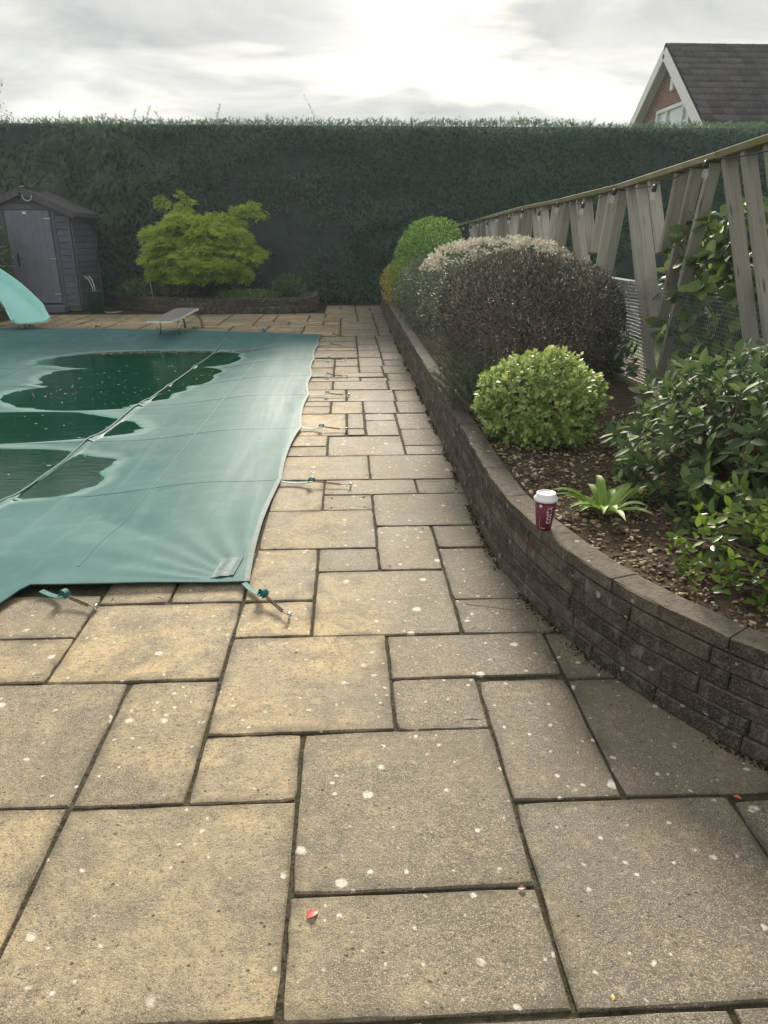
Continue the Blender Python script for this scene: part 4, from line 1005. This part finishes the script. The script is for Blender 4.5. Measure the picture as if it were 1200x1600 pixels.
# ------------------------------------------------------------------ trellis fence of V-set boards
fence = empty('trellis_fence', (2.3, 8, .33), 'weathered timber fence of V-set boards under one long rail', 'fence')
FX = 2.32
def rail_z(y): return float(np.interp(y, [2.5, 4.3, 4.85, 6.43, 8.2, 10.7, 13.0, 15.9], [2.05, 1.955, 1.925, 1.85, 1.815, 1.79, 1.725, 1.66]))
def base_z(y): return float(np.interp(y, [2, 6, 16], [.34, .34, .20]))
ys = [2.6, 4.8, 6.5, 8.2, 10.4, 12.6, 14.4, 15.95]
for a, b in zip(ys[:-1], ys[1:]):
    box_to('rail', (FX, a + .001, rail_z(a) - .02), (FX, b - .001, rail_z(b) - .02), .115, .042, M['wood_moss'], fence, .004, jit=.001)
yt = 4.75 - 1.6
while yt < 15.6:
    # three Vs nested in one another: far arm leans down towards the viewer, near arm away
    A_, B_ = .95, .47
    for far_o, near_o in ((0, -1.42), (-.23, -1.18), (-.46, -.93)):
        fy, ny = yt + far_o, yt + near_o; s_ = (fy - ny) / (A_ + B_)
        for arm in (0, 1):
            ty = fy if arm == 0 else ny; k = s_ * (1.0 if arm == 0 else .985)
            by = fy - A_ * k if arm == 0 else ny + B_ * k - .035
            if ty < 2.62: continue
            zt = rail_z(ty) - .046; zb = zt + (base_z(by) - .03 - zt) * k
            box_to('board', (FX + random.uniform(-.006, .006), ty, zt), (FX + .012 * arm + random.uniform(-.004, .004), by, zb), .080, .040, M['wood'], fence, .003, up=(0, 1, 0), jit=.0015)
    yt += 1.585
box_to('gravel_board', (2.17, 3.2, .375), (2.10, 9.2, .36), .045, .11, M['wood_moss'], fence, .005)
# welded wire pinned to the boards
def wire():
    o = empty('wire_netting', (2.26, 4.6, .36), 'fine welded wire netting pinned across the lower fence boards on the right', 'netting'); parts = []
    x = FX - .06
    for k in range(30):
        z = .36 + .0255 * k; parts.append(tube_data([(x, y, z + .006 * math.sin(y * 5 + k * .2)) for y in np.linspace(3.1, 6.0, 12)], .0011, 3, False))
    for k in range(114):
        y = 3.1 + .0255 * k; parts.append(tube_data([(x, y, .34), (x + .004, y, .7), (x, y, 1.10)], .0011, 3, False))
    mk('wire', *merge(parts), plain('galvanised_wire', (.32, .33, .33), .5, .2, metal=.6), o)
wire()
# string lights
def lights():
    o = empty('string_light', (FX - .09, 8, 1.8), 'festoon cable with clear bulbs hung along the fence rail', 'string light')
    hooks = [3.2, 4.82, 6.42, 8.15, 9.75, 11.4, 13.0, 14.6, 15.8]; x = FX - .072; pts = []
    bulbs = []
    for a, b in zip(hooks[:-1], hooks[1:]):
        for k in range(10):
            t = k / 10; y = a + (b - a) * t; pts.append((x, y, rail_z(y) - .035 - .30 * t * (1 - t) * .8))
        for t in (.02, .50):
            y = a + (b - a) * t; bulbs.append((y, rail_z(y) - .035 - .24 * t * (1 - t)))
    tube('cable', pts, .0032, plain('rubber_cable', (.03, .03, .03), .95, .1, spec=.1), o, 6)
    gm = Mat('clear_bulb_glass'); gm.set((.80, .80, .77), .15, spec=.6)
    tb = gm.n('ShaderNodeBsdfTransparent'); mb = gm.n('ShaderNodeMixShader'); mb.inputs[0].default_value = .74; gm.l(gm.b.outputs[0], mb.inputs[1]); gm.l(tb.outputs[0], mb.inputs[2]); gm.l(mb.outputs[0], gm.out.inputs[0])
    sk = pm('socket', *lathe([(0, 0), (.012, 0), (.020, -.012), (.021, -.055), (.017, -.060)], 12), M['dark'], True)
    gl_ = pm('bulb', *lathe([(.014, -.058), (.019, -.072), (.024, -.092), (.026, -.108), (.020, -.126), (.008, -.136), (0, -.137)], 14), gm.m, True)
    for y, z in bulbs:
        b = link('bulb', gl_, o); b.location = Vector((x - .006, y, z)) - o.location; b.rotation_euler = (random.gauss(0, .12), random.gauss(.1, .08), 0); b.scale = (.8,) * 3
        link('socket', sk, b)
lights()
# grey sleeper bed and lawn behind the fence
rb = empty('sleeper_bed', (4.6, 8.8, .33), 'grey timber sleeper planter on the lawn behind the fence', 'planter')
for k in range(3): box_to('sleeper', (3.3, 8.6, .44 + .21 * k), (6.4, 8.75, .44 + .21 * k), .10, .20, M['wood_grey'], rb, .008)
for k in range(3): box_to('sleeper', (3.34, 8.66, .44 + .21 * k), (3.34, 10.6, .44 + .21 * k), .10, .20, M['wood_grey'], rb, .008)

# ------------------------------------------------------------------ bushes in the bed, far to near
M['bright'] = leaf_mat('fresh_green_leaves', [(.1, (.12, .23, .04)), (.6, (.25, .43, .07)), (1, (.42, .60, .14))], .4)
M['yellow'] = leaf_mat('golden_leaves', [(.1, (.30, .28, .04)), (.6, (.60, .52, .09)), (1, (.75, .62, .18))], .4)
M['greyg'] = leaf_mat('grey_green_leaves', [(.1, (.07, .085, .055)), (.6, (.16, .185, .125)), (1, (.27, .29, .21))], .2)
M['brown'] = leaf_mat('bronze_leaves', [(.05, (.034, .050, .032)), (.30, (.075, .092, .056)), (.52, (.145, .120, .102)), (.8, (.26, .208, .180)), (1, (.40, .33, .29))], .22, .5, .4, .12)
M['rose'] = leaf_mat('rosemary_needles', [(.1, (.045, .080, .042)), (.6, (.10, .155, .08)), (1, (.19, .26, .14))], .15)
M['vari'] = leaf_mat('variegated_leaves', [(.05, (.13, .22, .04)), (.28, (.30, .42, .10)), (.52, (.54, .62, .22)), (.78, (.74, .77, .40)), (1, (.84, .84, .60))], .3, .4, .45, .15)
M['petal'] = plain('cream_petals', (.72, .67, .56), .7, .12, 30)
small_shrub('golden_shrub', 'small golden yellow shrub at the far end of the bed by the hedge', 'shrub', (.95, 13.4, .66), (.32, .6, .42), 3400, T_leaf(.45), .045, M['yellow'], seed=91)
small_shrub('round_bush', 'bright fresh green rounded bush near the far end of the bed', 'bush', (1.34, 12.4, .93), (.60, .80, .78), 11000, T_leaf(.4), .048, M['bright'], seed=92, amp=.06)
small_shrub('silvery_bush', 'grey green silvery bush spilling over the wall behind the white flowers', 'bush', (1.05, 9.6, .74), (.42, 1.1, .50), 9500, T_leaf(.3), .042, M['greyg'], seed=93, amp=.09)
# white flowering bush mostly hidden by the bronze one
wb = small_shrub('flowering_bush', 'bush with cream white flower heads behind the bronze bush', 'bush', (1.56, 7.75, .77), (.80, .62, .60), 9000, T_leaf(.4), .035, M['greyg'], seed=94, pw=2.6, amp=.05)
def blooms(parent, cs, s, n, mat, seed, name='flower_head'):
    r = np.random.default_rng(seed)
    for c in cs:
        k = n; d = rdir(k, r); d[:, 2] = np.abs(d[:, 2]) * .8; P = np.array(c) + d * s * r.uniform(.5, 1, (k, 1)) * np.array([1, 1, .7])
        foliage(name, P, d + rdir(k, r) * .5, d, r.uniform(.3, .55, k) * s, T_leaf(.7), mat, parent, None, r)['kind'] = 'stuff'
r_ = np.random.default_rng(95); P, Nn = super_shell(2200, (1.58, 7.70, .79), (.82, .62, .63), 2.6, .05, SNoise(94, 5, 2), .04, r_)
sel = [tuple(p_) for p_, q in zip(P, Nn) if (q[2] > .45 and p_[1] < 8.0) or (q[0] < -.6 and p_[1] < 7.5 and p_[2] > .95 and int(p_[1] * 9e5) % 3 == 0)][:230]
blooms(wb, sel[::2], .075, 26, M['petal'], 96)
# the big bronze bush
def bronze():
    o = empty('bronze_bush', (1.52, 6.1, .33), 'large clipped bush of tiny dark bronze leaves in the middle of the bed', 'bush')
    r = np.random.default_rng(101); c, rad = (1.50, 6.10, .735), (.71, .84, .515); ns = SNoise(102, 3.4, 4)
    n = 46000; P, Nn = super_shell(n, c, rad, 3.0, .32, ns, .11, r, .34)
    n = len(P); D = Nn * .9 + rdir(n, r) * .7 + np.array([0, 0, .55])
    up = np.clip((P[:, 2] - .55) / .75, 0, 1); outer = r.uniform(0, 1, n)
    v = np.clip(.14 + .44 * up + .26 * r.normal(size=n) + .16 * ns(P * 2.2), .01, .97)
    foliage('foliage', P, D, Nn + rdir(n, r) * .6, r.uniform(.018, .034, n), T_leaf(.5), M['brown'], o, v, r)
    # upright shoot tips that break the outline
    m = 2600; P, Nn = super_shell(m, c, rad, 3.0, .03, ns, .11, r, .36); m = len(P); k = 9
    dd = unit(Nn * .6 + np.array([0, 0, .9]) + rdir(m, r) * .35); t = np.linspace(0, 1, k)
    Q = (P[:, None, :] + dd[:, None, :] * (t[None, :, None] * r.uniform(.02, .10, (m, 1, 1)) * r.uniform(.4, 1, (m, 1, 1)))).reshape(-1, 3)
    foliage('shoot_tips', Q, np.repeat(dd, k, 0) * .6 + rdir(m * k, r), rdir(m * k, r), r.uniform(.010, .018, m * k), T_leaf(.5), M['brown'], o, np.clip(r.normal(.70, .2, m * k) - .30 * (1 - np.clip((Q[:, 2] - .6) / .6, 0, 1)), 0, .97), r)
    P, _ = super_shell(16, c, rad, 2.7, .45, None, 0, r, .5); stems(o, (1.53, 6.1, .30), [tuple(p_) for p_ in P], .016, M['twig'], 'stem', 5, .1)
bronze()
def rosemary():
    o = empty('rosemary_plant', (.92, 5.15, .33), 'dark green needle-leaved plant spilling over the wall edge below the bronze bush', 'plant'); r = np.random.default_rng(111)
    P0, D0, v = [], [], []
    for k in range(640):
        b = np.array([.93 + r.normal(0, .09), 5.02 + r.normal(0, .30), .33]); d = unit(np.array([[-.10 + r.normal(0, .30), -.15 + r.normal(0, .35), .8 + r.uniform(0, .4)]]))[0]; L = r.uniform(.18, .40)
        for t in np.linspace(.1, 1, 26): P0.append(b + d * L * t + np.array([-.05, 0, -.03]) * t * t); D0.append(d)
    P0, D0 = np.array(P0), np.array(D0); n = len(P0)
    foliage('foliage', P0, D0 * .9 + rdir(n, r), rdir(n, r), r.uniform(.022, .042, n), T_needle(.17), M['rose'], o, None, r)
    P0 = P0.reshape(640, 26, 3); parts = [tube_data([tuple(q[0]), tuple(q[12]), tuple(q[-1])], .0022, 3) for q in P0]; mk('stem', *merge(parts), M['twig'], o)
rosemary()
def euonymus():
    o = empty('variegated_bush', (1.13, 4.15, .33), 'rounded lime and cream variegated bush in front of the bronze bush', 'bush'); r = np.random.default_rng(121)
    c, rad = (1.13, 4.15, .525), (.335, .34, .240); ns = SNoise(122, 8, 4)
    m = 1500; P, Nn = super_shell(m, c, rad, 2.3, .32, ns, .15, r, .34); m = len(P); k = 7
    d = unit(Nn + np.array([0, 0, .5]) + rdir(m, r) * .45); a = r.uniform(0, 6.28, (m, k)); t = np.linspace(0, 1, k)
    e1 = unit(np.cross(d, rdir(m, r))); e2 = np.cross(d, e1)
    out_ = e1[:, None] * np.cos(a)[..., None] + e2[:, None] * np.sin(a)[..., None]
    Q = (P[:, None] + d[:, None] * (t[None, :, None] * .035)).reshape(-1, 3); D = (out_ * (1 - .55 * t)[None, :, None] + d[:, None] * (.35 + .6 * t)[None, :, None]).reshape(-1, 3)
    foliage('foliage', Q, D, np.repeat(d, k, 0), r.uniform(.026, .044, m * k), T_leaf(.62, .05), M['vari'], o, np.clip(r.normal(.66, .22, m * k) + np.repeat(.10 * ns(P), k), 0, .98), r)
    for bx, by, bz in ((.92, 4.1, .74), (1.32, 4.15, .72), (1.02, 4.05, .75), (1.15, 4.2, .76), (.85, 4.2, .62), (1.40, 4.05, .62), (1.25, 3.95, .70)):
        t = np.linspace(0, 1, 18); P = np.array([bx, by, bz]) + np.stack([.02 * t, 0 * t, .09 * t], 1)
        foliage('shoot', P, np.stack([r.normal(0, 1, 18), r.normal(0, 1, 18), np.full(18, .6)], 1), rdir(18, r), np.full(18, .03), T_leaf(.6), M['vari'], o, r.uniform(.3, .9, 18), r)
    P, _ = super_shell(30, c, rad, 2.4, .2, None, 0, r, .4); stems(o, (1.14, 4.18, .31), [tuple(p_) for p_ in P], .012, M['twig'], 'stem', 5, .05)
euonymus()

# ------------------------------------------------------------------ plants whose single leaves can be picked out
def leaf_mesh(name, wd, curl, mat, seg=5, tooth=0.0):
    """one folded, curled leaf blade of unit length along +X"""
    V, F = [], []
    for i in range(seg + 1):
        t = i / seg; w_ = wd / 2 * (math.sin(math.pi * min(1, t * .92 + .06)) ** .8) * (1 if i not in (0, seg) else .12)
        if tooth and i % 2: w_ *= 1 + tooth
        z = -curl * t * t; V += [(t, w_, z + .22 * w_), (t, 0, z), (t, -w_, z + .22 * w_)]
    for i in range(seg): F += [[3 * i, 3 * i + 1, 3 * i + 4, 3 * i + 3], [3 * i + 1, 3 * i + 2, 3 * i + 5, 3 * i + 4]]
    return pm(name, V, F, mat, True)
def frame(D, N):
    D = Vector(D).normalized(); S = Vector(N).cross(D)
    S = S.normalized() if S.length > 1e-4 else D.orthogonal().normalized(); return Matrix((D, S, D.cross(S))).transposed()
def leafy(o, P, D, N, L, wd, curl, mat, keep=280, tooth=0.0, seed=0):
    """the nearest `keep` leaves become leaf objects, the rest one mass"""
    r = np.random.default_rng(seed); P, D, N, L = map(np.asarray, (P, D, N, L)); dist = np.linalg.norm(P - np.array([0, 0, CAM_H]), axis=1); order = np.argsort(dist - .25 * (P[:, 2]))
    ms = [leaf_mesh('leaf', wd * f1, curl * f2, mat, 5, tooth) for f1, f2 in ((1, 1), (.85, .4), (1.1, 1.8))]
    for i in order[:keep]:
        q = link('leaf', ms[int(r.integers(0, 3))], o); q.matrix_basis = Matrix.Translation(Vector(P[i]) - o.location) @ frame(D[i], N[i]).to_4x4() @ Matrix.Scale(float(L[i]), 4)
    rest = order[keep:]
    if len(rest): tag(foliage('inner_leaves', P[rest], D[rest], N[rest], L[rest], T_oval(wd * 1.2, .06, curl), mat, o, None, r), kind='stuff')
M['laurel'] = leaf_mat('glossy_dark_leaves', [(.05, (.055, .095, .042)), (.5, (.105, .17, .062)), (.85, (.18, .26, .085)), (1, (.34, .41, .11))], .25, .6, .16, .1)
M['lime'] = leaf_mat('lime_young_leaves', [(.05, (.06, .12, .015)), (.5, (.14, .24, .025)), (1, (.30, .40, .06))], .3, .35, .45, .1)
M['strap'] = leaf_mat('strap_leaves', [(.05, (.18, .30, .06)), (.6, (.34, .48, .11)), (1, (.55, .62, .30))], .3, .55, .2, .1)
M['vine'] = leaf_mat('bramble_leaves', [(.05, (.05, .09, .025)), (.55, (.12, .19, .05)), (.82, (.24, .32, .08)), (.93, (.40, .42, .12)), (1, (.42, .13, .06))], .3, .45, .4, .15)
M['hell'] = leaf_mat('mottled_leaves', [(.05, (.05, .085, .035)), (.6, (.13, .18, .09)), (1, (.38, .42, .30))], .25)
def whorls(tips, dirs, per, spread, r):
    P, D, N = [], [], []
    for t, d in zip(tips, dirs):
        d = unit(d[None])[0]; e1 = unit(np.cross(d, r.normal(size=3))[None])[0]; e2 = np.cross(d, e1); a0 = r.uniform(0, 6.28)
        for k in range(per):
            a = a0 + k * 2.4; u = k / per; o_ = e1 * math.cos(a) + e2 * math.sin(a)
            P.append(t - d * .055 * (1 - u)); D.append(o_ * spread * (1.15 - .6 * u) + d * (.25 + .6 * u) + r.normal(0, .12, 3)); N.append(d + r.normal(0, .15, 3))
    return np.array(P), np.array(D), np.array(N)
def laurel():
    o = empty('laurel_bush', (1.62, 2.75, .33), 'glossy dark leaved laurel-like bush at the right edge above the wall', 'bush'); r = np.random.default_rng(131)
    c, rad = np.array((1.92, 2.80, .58)), np.array((.70, .84, .46)); m = 900
    P, Nn = super_shell(m, c, rad, 2.3, .55, SNoise(132, 5, 2), .10, r, .36); m = len(P)
    d = Nn * .8 + np.array([0, 0, .55]) + rdir(m, r) * .3; p_, D, N = whorls(P, d, 7, .9, r)
    leafy(o, p_, D, N, r.uniform(.04, .10, len(p_)), .40, .12, M['laurel'], 290, seed=133)
    stems(o, (1.72, 2.8, .30), [tuple(q) for q in P[::2]], .011, M['twig'], 'stem', 5, .05)
laurel()
def young():
    o = empty('lime_shrub', (1.42, 1.93, .33), 'low shrub with lime young leaves on bare twigs at the wall corner', 'shrub'); r = np.random.default_rng(141)
    m = 170; P = np.stack([r.uniform(1.12, 1.95, m), 2.0 + r.uniform(-.28, .34, m), .36 + r.uniform(0, .30, m)], 1); P[:, 1] = np.maximum(P[:, 1], 3.17 - P[:, 0])
    d = np.stack([r.normal(-.2, .5, m), r.normal(-.3, .5, m), np.ones(m)], 1); p_, D, N = whorls(P, d, 6, .8, r)
    leafy(o, p_, D, N, r.uniform(.022, .055, len(p_)), .48, .08, M['lime'], 280, seed=142)
    stems(o, (1.62, 1.95, .31), [tuple(q) for q in P], .0055, M['twig'], 'twig', 5, .05)
young()
def strap_plant(name, label, c, n, L, wd, seed, mat, arch=1.0):
    o = empty(name, c, label, 'plant'); r = random.Random(seed)
    for k in range(n):
        a = 2 * math.pi * k / n + r.uniform(-.3, .3); l = L * r.uniform(.65, 1.1); rise = r.uniform(.55, 1.0); V, F = [], []; S = 9
        for i in range(S):
            t = i / (S - 1); rad = l * (.08 + .75 * t); z = l * rise * (1.15 * t - arch * .95 * t * t); w_ = wd * math.sin(math.pi * min(.97, .25 + .72 * t)) / 2 * (1 if t < .8 else (1.02 - t) * 4.6 + .06)
            x, y = c[0] + math.cos(a) * rad, c[1] + math.sin(a) * rad; sx_, sy_ = -math.sin(a) * w_, math.cos(a) * w_
            V += [(x + sx_, y + sy_, c[2] + z + w_ * .5), (x, y, c[2] + z), (x - sx_, y - sy_, c[2] + z + w_ * .5)]
        for i in range(S - 1): F += [[3 * i, 3 * i + 1, 3 * i + 4, 3 * i + 3], [3 * i + 1, 3 * i + 2, 3 * i + 5, 3 * i + 4]]
        mk('leaf', V, F, mat, o, True)
    return o
strap_plant('strap_leaf_plant', 'clump of broad arching strap leaves beside the paper cup', (1.10, 2.88, .315), 24, .27, .040, 5, M['strap'], .78)
strap_plant('grassy_clump', 'grassy green clump between the variegated bush and the laurel', (1.50, 3.75, .33), 26, .28, .014, 6, M['mid'], .8)
strap_plant('grassy_clump', 'small grassy tuft at the right foot of the variegated bush', (1.40, 4.25, .33), 18, .20, .012, 7, M['mid'], .8)
strap_plant('grassy_clump', 'thin green tuft growing beside the strap leaf clump', (1.30, 3.02, .32), 14, .16, .014, 8, M['strap'], .9)
def vine():
    o = empty('bramble_shrub', (2.95, 5.1, .33), 'tall leafy shrub with red young tips growing through the fence', 'shrub'); r = np.random.default_rng(151)
    m = 420; P, Nn = super_shell(m, (2.66, 4.95, 1.04), (.50, .85, .62), 2.0, .6, SNoise(152, 4, 2), .14, r)
    d = Nn * .6 + np.array([0, 0, .4]) + rdir(m, r) * .4; p_, D, N = whorls(P, d, 5, 1.0, r)
    leafy(o, p_, D, N, r.uniform(.07, .125, len(p_)), .68, .12, M['vine'], 290, .12, 153)
    stems(o, (2.9, 5.05, .30), [tuple(q) for q in P[::3]], .012, M['twig'], 'stem', 5, .1)
    red = leaf_mat('red_young_leaves', [(.1, (.25, .05, .03)), (1, (.42, .12, .07))], .3)
    t = [(2.62, 5.05, 1.78), (2.95, 4.7, 1.72), (2.40, 5.6, 1.45), (2.36, 5.45, 1.30), (2.7, 4.5, 1.66)]
    p_, D, N = whorls(np.array(t), np.tile([0., 0, 1], (5, 1)), 7, .9, r)
    for k in range(5): tag(foliage('young_tip', p_[7 * k:7 * k + 7], D[7 * k:7 * k + 7], N[7 * k:7 * k + 7], r.uniform(.04, .07, 7), T_oval(.5), red, o, None, r), 'red young shoot tip')
vine()
def flowers(name, label, c, rad, n, seed, nf):
    o = empty(name, (c[0], c[1], .33), label, 'plant'); r = np.random.default_rng(seed)
    P, Nn = super_shell(n, c, rad, 2.0, .6, SNoise(seed, 6, 2), .15, r, .34); n = len(P)
    leafy(o, P, Nn * .7 + rdir(n, r) * .5 + np.array([0, 0, .4]), Nn + np.array([0, 0, .8]), r.uniform(.05, .10, n), .42, .15, M['hell'], 120, seed=seed)
    q, _ = super_shell(nf, (c[0], c[1], c[2] + .06), (rad[0], rad[1], rad[2]), 2.0, .2, None, 0, r, c[2]); tips = [tuple(p_) for p_ in q]
    for p_ in q:
        k = 26; t = r.uniform(0, 1, k); S = p_ + np.stack([r.normal(0, .010, k), r.normal(0, .010, k), .08 * t], 1)
        tag(foliage('flower_spike', S, rdir(k, r) + np.array([0, 0, .4]), rdir(k, r), r.uniform(.012, .022, k), T_leaf(.7), M['petal'], o, None, r), kind='stuff')
    tag(stems(o, (c[0], c[1], .31), tips, .005, M['rose'], 'stem', 4, .03), kind='stuff')
flowers('flowering_plant', 'white spiked flowers and leaves behind the wire netting', (2.75, 5.0, .60), (.30, .55, .26), 320, 161, 12)
flowers('flowering_plant', 'pale mottled leafy plant at the foot of the V boards', (2.02, 5.75, .52), (.22, .42, .20), 230, 162, 8)
flowers('flowering_plant', 'white flecked leafy plant under the netting behind the laurel', (2.05, 4.05, .50), (.30, .55, .18), 320, 163, 4)
small_shrub('white_shrub', 'white flowering shrub beside the shed door at the left edge', 'shrub', (-6.80, 14.85, 1.0), (.46, .42, .86), 8000, T_leaf(.45), .05, M['mid'], seed=171)
sh_ = [o for o in bpy.data.objects if o.name.startswith('white_shrub')][0]
r_ = np.random.default_rng(172); P, Nn = super_shell(260, (-6.80, 14.85, 1.0), (.46, .42, .86), 2.0, .08, None, 0, r_); blooms(sh_, [tuple(p_) for p_ in P[Nn[:, 1] < .3][:90]], .045, 12, M['petal'], 173)

# ------------------------------------------------------------------ mulch, moss, fallen leaves
def mulch():
    r = np.random.default_rng(181); tv, tt = cham(1, .55, .22, .06); 
    bm = bmesh.new(); vs = [bm.verts.new(v) for v in tv]
    for f in tt: bm.faces.new([vs[i] for i in f])
    bmesh.ops.triangulate(bm, faces=bm.faces); bm.verts.index_update(); tt = np.array([[v.index for v in f.verts] for f in bm.faces]); bm.free()
    tv = np.array(tv); n = 9000
    t = wp.L - 5.2 * r.uniform(0, 1, n) ** 1.1; P = np.zeros((n, 3))
    for i in range(n):
        p_, s = wp.at(t[i]), wp.side(t[i]); q = p_ + s * (.135 + 1.0 * r.uniform() ** 1.3); P[i] = (q.x, q.y, soil_z(q.x, q.y) + r.uniform(.0, .010))
    D = rdir(n, r) * np.array([1, 1, .35]); m = Mat('bark_chips')
    m.set(m.ramp(m.attr(), [(0, (.08, .055, .036)), (.4, (.21, .155, .10)), (.7, (.36, .28, .19)), (1, (.62, .53, .40))]), .9, spec=.15)
    tag(foliage('bark_mulch', P, D, rdir(n, r) * .3 + np.array([0, 0, 1]), r.uniform(.005, .030, n) ** 1.0 * r.uniform(.5, 1.2, n), (tv, tt), m.m, None, r.uniform(0, 1, n) ** 1.3, r), 'brown bark chips scattered over the bed soil', 'mulch', kind='stuff')
    # moss and crumbs in the gutter at the foot of the wall
    n = 5200; t = wp.L - (wp.L - 3) * r.uniform(0, 1, n) ** 1.3; P = np.zeros((n, 3))
    for i in range(n):
        p_, s = wp.at(t[i]), wp.side(t[i]); q = p_ - s * abs(r.normal(0, .014)); P[i] = (q.x, q.y, .001)
    clump = SNoise(182, 9, 2)(P); keep = clump > -.25; P = P[keep]; n = len(P)
    mm = leaf_mat('moss', [(.1, (.025, .02, .012)), (.5, (.06, .05, .02)), (.8, (.10, .10, .02)), (1, (.20, .18, .03))], .1, .9, .1, .5)
    tag(foliage('moss', P, rdir(n, r) * np.array([1, 1, .6]) + np.array([0, 0, .5]), rdir(n, r), r.uniform(.006, .016, n), T_leaf(.7), mm, None, None, r), 'moss and crumbs along the foot of the curved wall', 'moss', kind='stuff')
mulch()
def fallen(px, py, L, rz, c, label):
    p_ = gp(px, py); V, F = [], []
    for i in range(6):
        t = i / 5; w_ = L * .33 * math.sin(math.pi * min(.96, .06 + t * .9)); z = .0022 + .06 * L * math.sin(t * 3.1)
        V += [(L * (t - .5), w_, z + w_ * .25), (L * (t - .5), 0, z), (L * (t - .5), -w_, z + w_ * .4)]
    for i in range(5): F += [[3 * i, 3 * i + 1, 3 * i + 4, 3 * i + 3], [3 * i + 1, 3 * i + 2, 3 * i + 5, 3 * i + 4]]
    o = link('fallen_leaf', pm('fallen_leaf', V, F, plain('fallen_leaf', c, .45, .25, 120), True)); o.location = p_; o.rotation_euler.z = rz; tag(o, label, 'leaf')
fallen(488, 1430, .030, .5, (.62, .085, .075), 'pink red fallen leaf on the slab near the bottom')
fallen(463, 1017, .016, .2, (.60, .10, .08), 'tiny red petal on the slab near the pool corner')
fallen(1152, 1247, .022, -.6, (.55, .16, .09), 'orange red fallen leaf in the joint at the right edge')
fallen(957, 1560, .014, 1.3, (.50, .36, .05), 'small yellow fallen leaf at the bottom right')
fallen(815, 1389, .020, .05, (.16, .045, .03), 'dark red crumpled leaf in the joint at bottom centre')

# ------------------------------------------------------------------ paper cup on the wall
def cup():
    b = gp(849, 826, WALL_H); b.z = WALL_H + .004
    o = empty('paper_cup', b, 'burgundy paper coffee cup with white lid standing on the curved wall', 'cup')
    r0, r1, h = .0300, .0425, .122
    m = plain('burgundy_card', (.135, .008, .035), .42, .06); cu = mk('body', *lathe([(0, .004), (r0 - .003, .004), (r0 - .001, 0), (r0, .001), (r1, h), (r1 - .002, h)], 40, b), m, o, True)
    mk('lid', *lathe([(r1 + .001, h - .004), (r1 + .0045, h - .003), (r1 + .005, h + .004), (r1 + .003, h + .008), (r1 - .001, h + .011), (r1 - .0055, h + .026), (r1 - .008, h + .028), (r1 - .010, h + .0265), (r1 - .013, h + .024), (0, h + .024)], 40, b), M['pvc'], o, True)
    a_cam = math.atan2(-b.y, -b.x)
    def wrap(ang, z, lift=.0007):
        r = r0 + (r1 - r0) * z / h + lift; return (b.x + r * math.cos(ang), b.y + r * math.sin(ang), b.z + z)
    ink = plain('pale_ink', (.80, .70, .70), .5, .05)
    cv = bpy.data.curves.new('lettering', 'FONT'); cv.body = 'COSTA'; cv.size = .030; cv.space_character = 1.12; cv.offset = .0006; cv.resolution_u = 3; cv.align_y = 'CENTER'
    to = bpy.data.objects.new('lettering_source', cv); col.objects.link(to); bpy.context.view_layer.update()
    me = bpy.data.meshes.new_from_object(to.evaluated_get(bpy.context.evaluated_depsgraph_get())); bpy.data.objects.remove(to)
    bm = bmesh.new(); bm.from_mesh(me); bmesh.ops.triangulate(bm, faces=bm.faces)
    xs = [v.co.x for v in bm.verts]; x0, x1 = min(xs), max(xs)
    # text runs upwards; glyph tops point to the left as seen
    for v in bm.verts:
        t = (v.co.x - x0) / (x1 - x0); z = .030 + .072 * t; ang = a_cam + .56 - v.co.y / .036 * .95; v.co = Vector(wrap(ang, z)) - b
    bm.to_mesh(me); bm.free(); me.materials.clear(); me.materials.append(ink); lo = bpy.data.objects.new('lettering', me); col.objects.link(lo); lo.parent = cu
    lo.location = b - o.location
    # small round emblem, thin rule and the tiny line of print below it
    V = [wrap(a_cam - .42 + .16 * math.cos(q), .104 + .0062 * math.sin(q)) for q in np.linspace(0, 6.283, 17)[:-1]]; mk('emblem', V, [list(range(16))], ink, cu)
    for zz_ in range(1): mk('rule', [wrap(a_cam - .52, .015), wrap(a_cam - .50, .015), wrap(a_cam - .50, .06), wrap(a_cam - .52, .06)], [[0, 1, 2, 3]], ink, cu)
    for k in range(6): mk('small_print', [wrap(a_cam - .50 + .12 * k, .009), wrap(a_cam - .50 + .12 * k + .08, .009), wrap(a_cam - .50 + .12 * k + .08, .0115), wrap(a_cam - .50 + .12 * k, .0115)], [[0, 1, 2, 3]], ink, cu)
cup()

# ------------------------------------------------------------------ thin haze box, added to imitate lens flare veil
hz = mk('haze', *cham(80, 80, 11, .01, 0, (0, 0, 2.9)), None); tag(hz, kind='stuff')
hm = bpy.data.materials.new('veil_haze'); hm.use_nodes = True; hm.node_tree.nodes.clear()
ho_ = hm.node_tree.nodes.new('ShaderNodeOutputMaterial'); pv = hm.node_tree.nodes.new('ShaderNodeVolumePrincipled')
pv.inputs['Color'].default_value = (.72, .88, 1.0, 1); pv.inputs['Density'].default_value = .0013; pv.inputs['Anisotropy'].default_value = .25
hm.node_tree.links.new(pv.outputs[0], ho_.inputs['Volume']); hz.data.materials.append(hm)
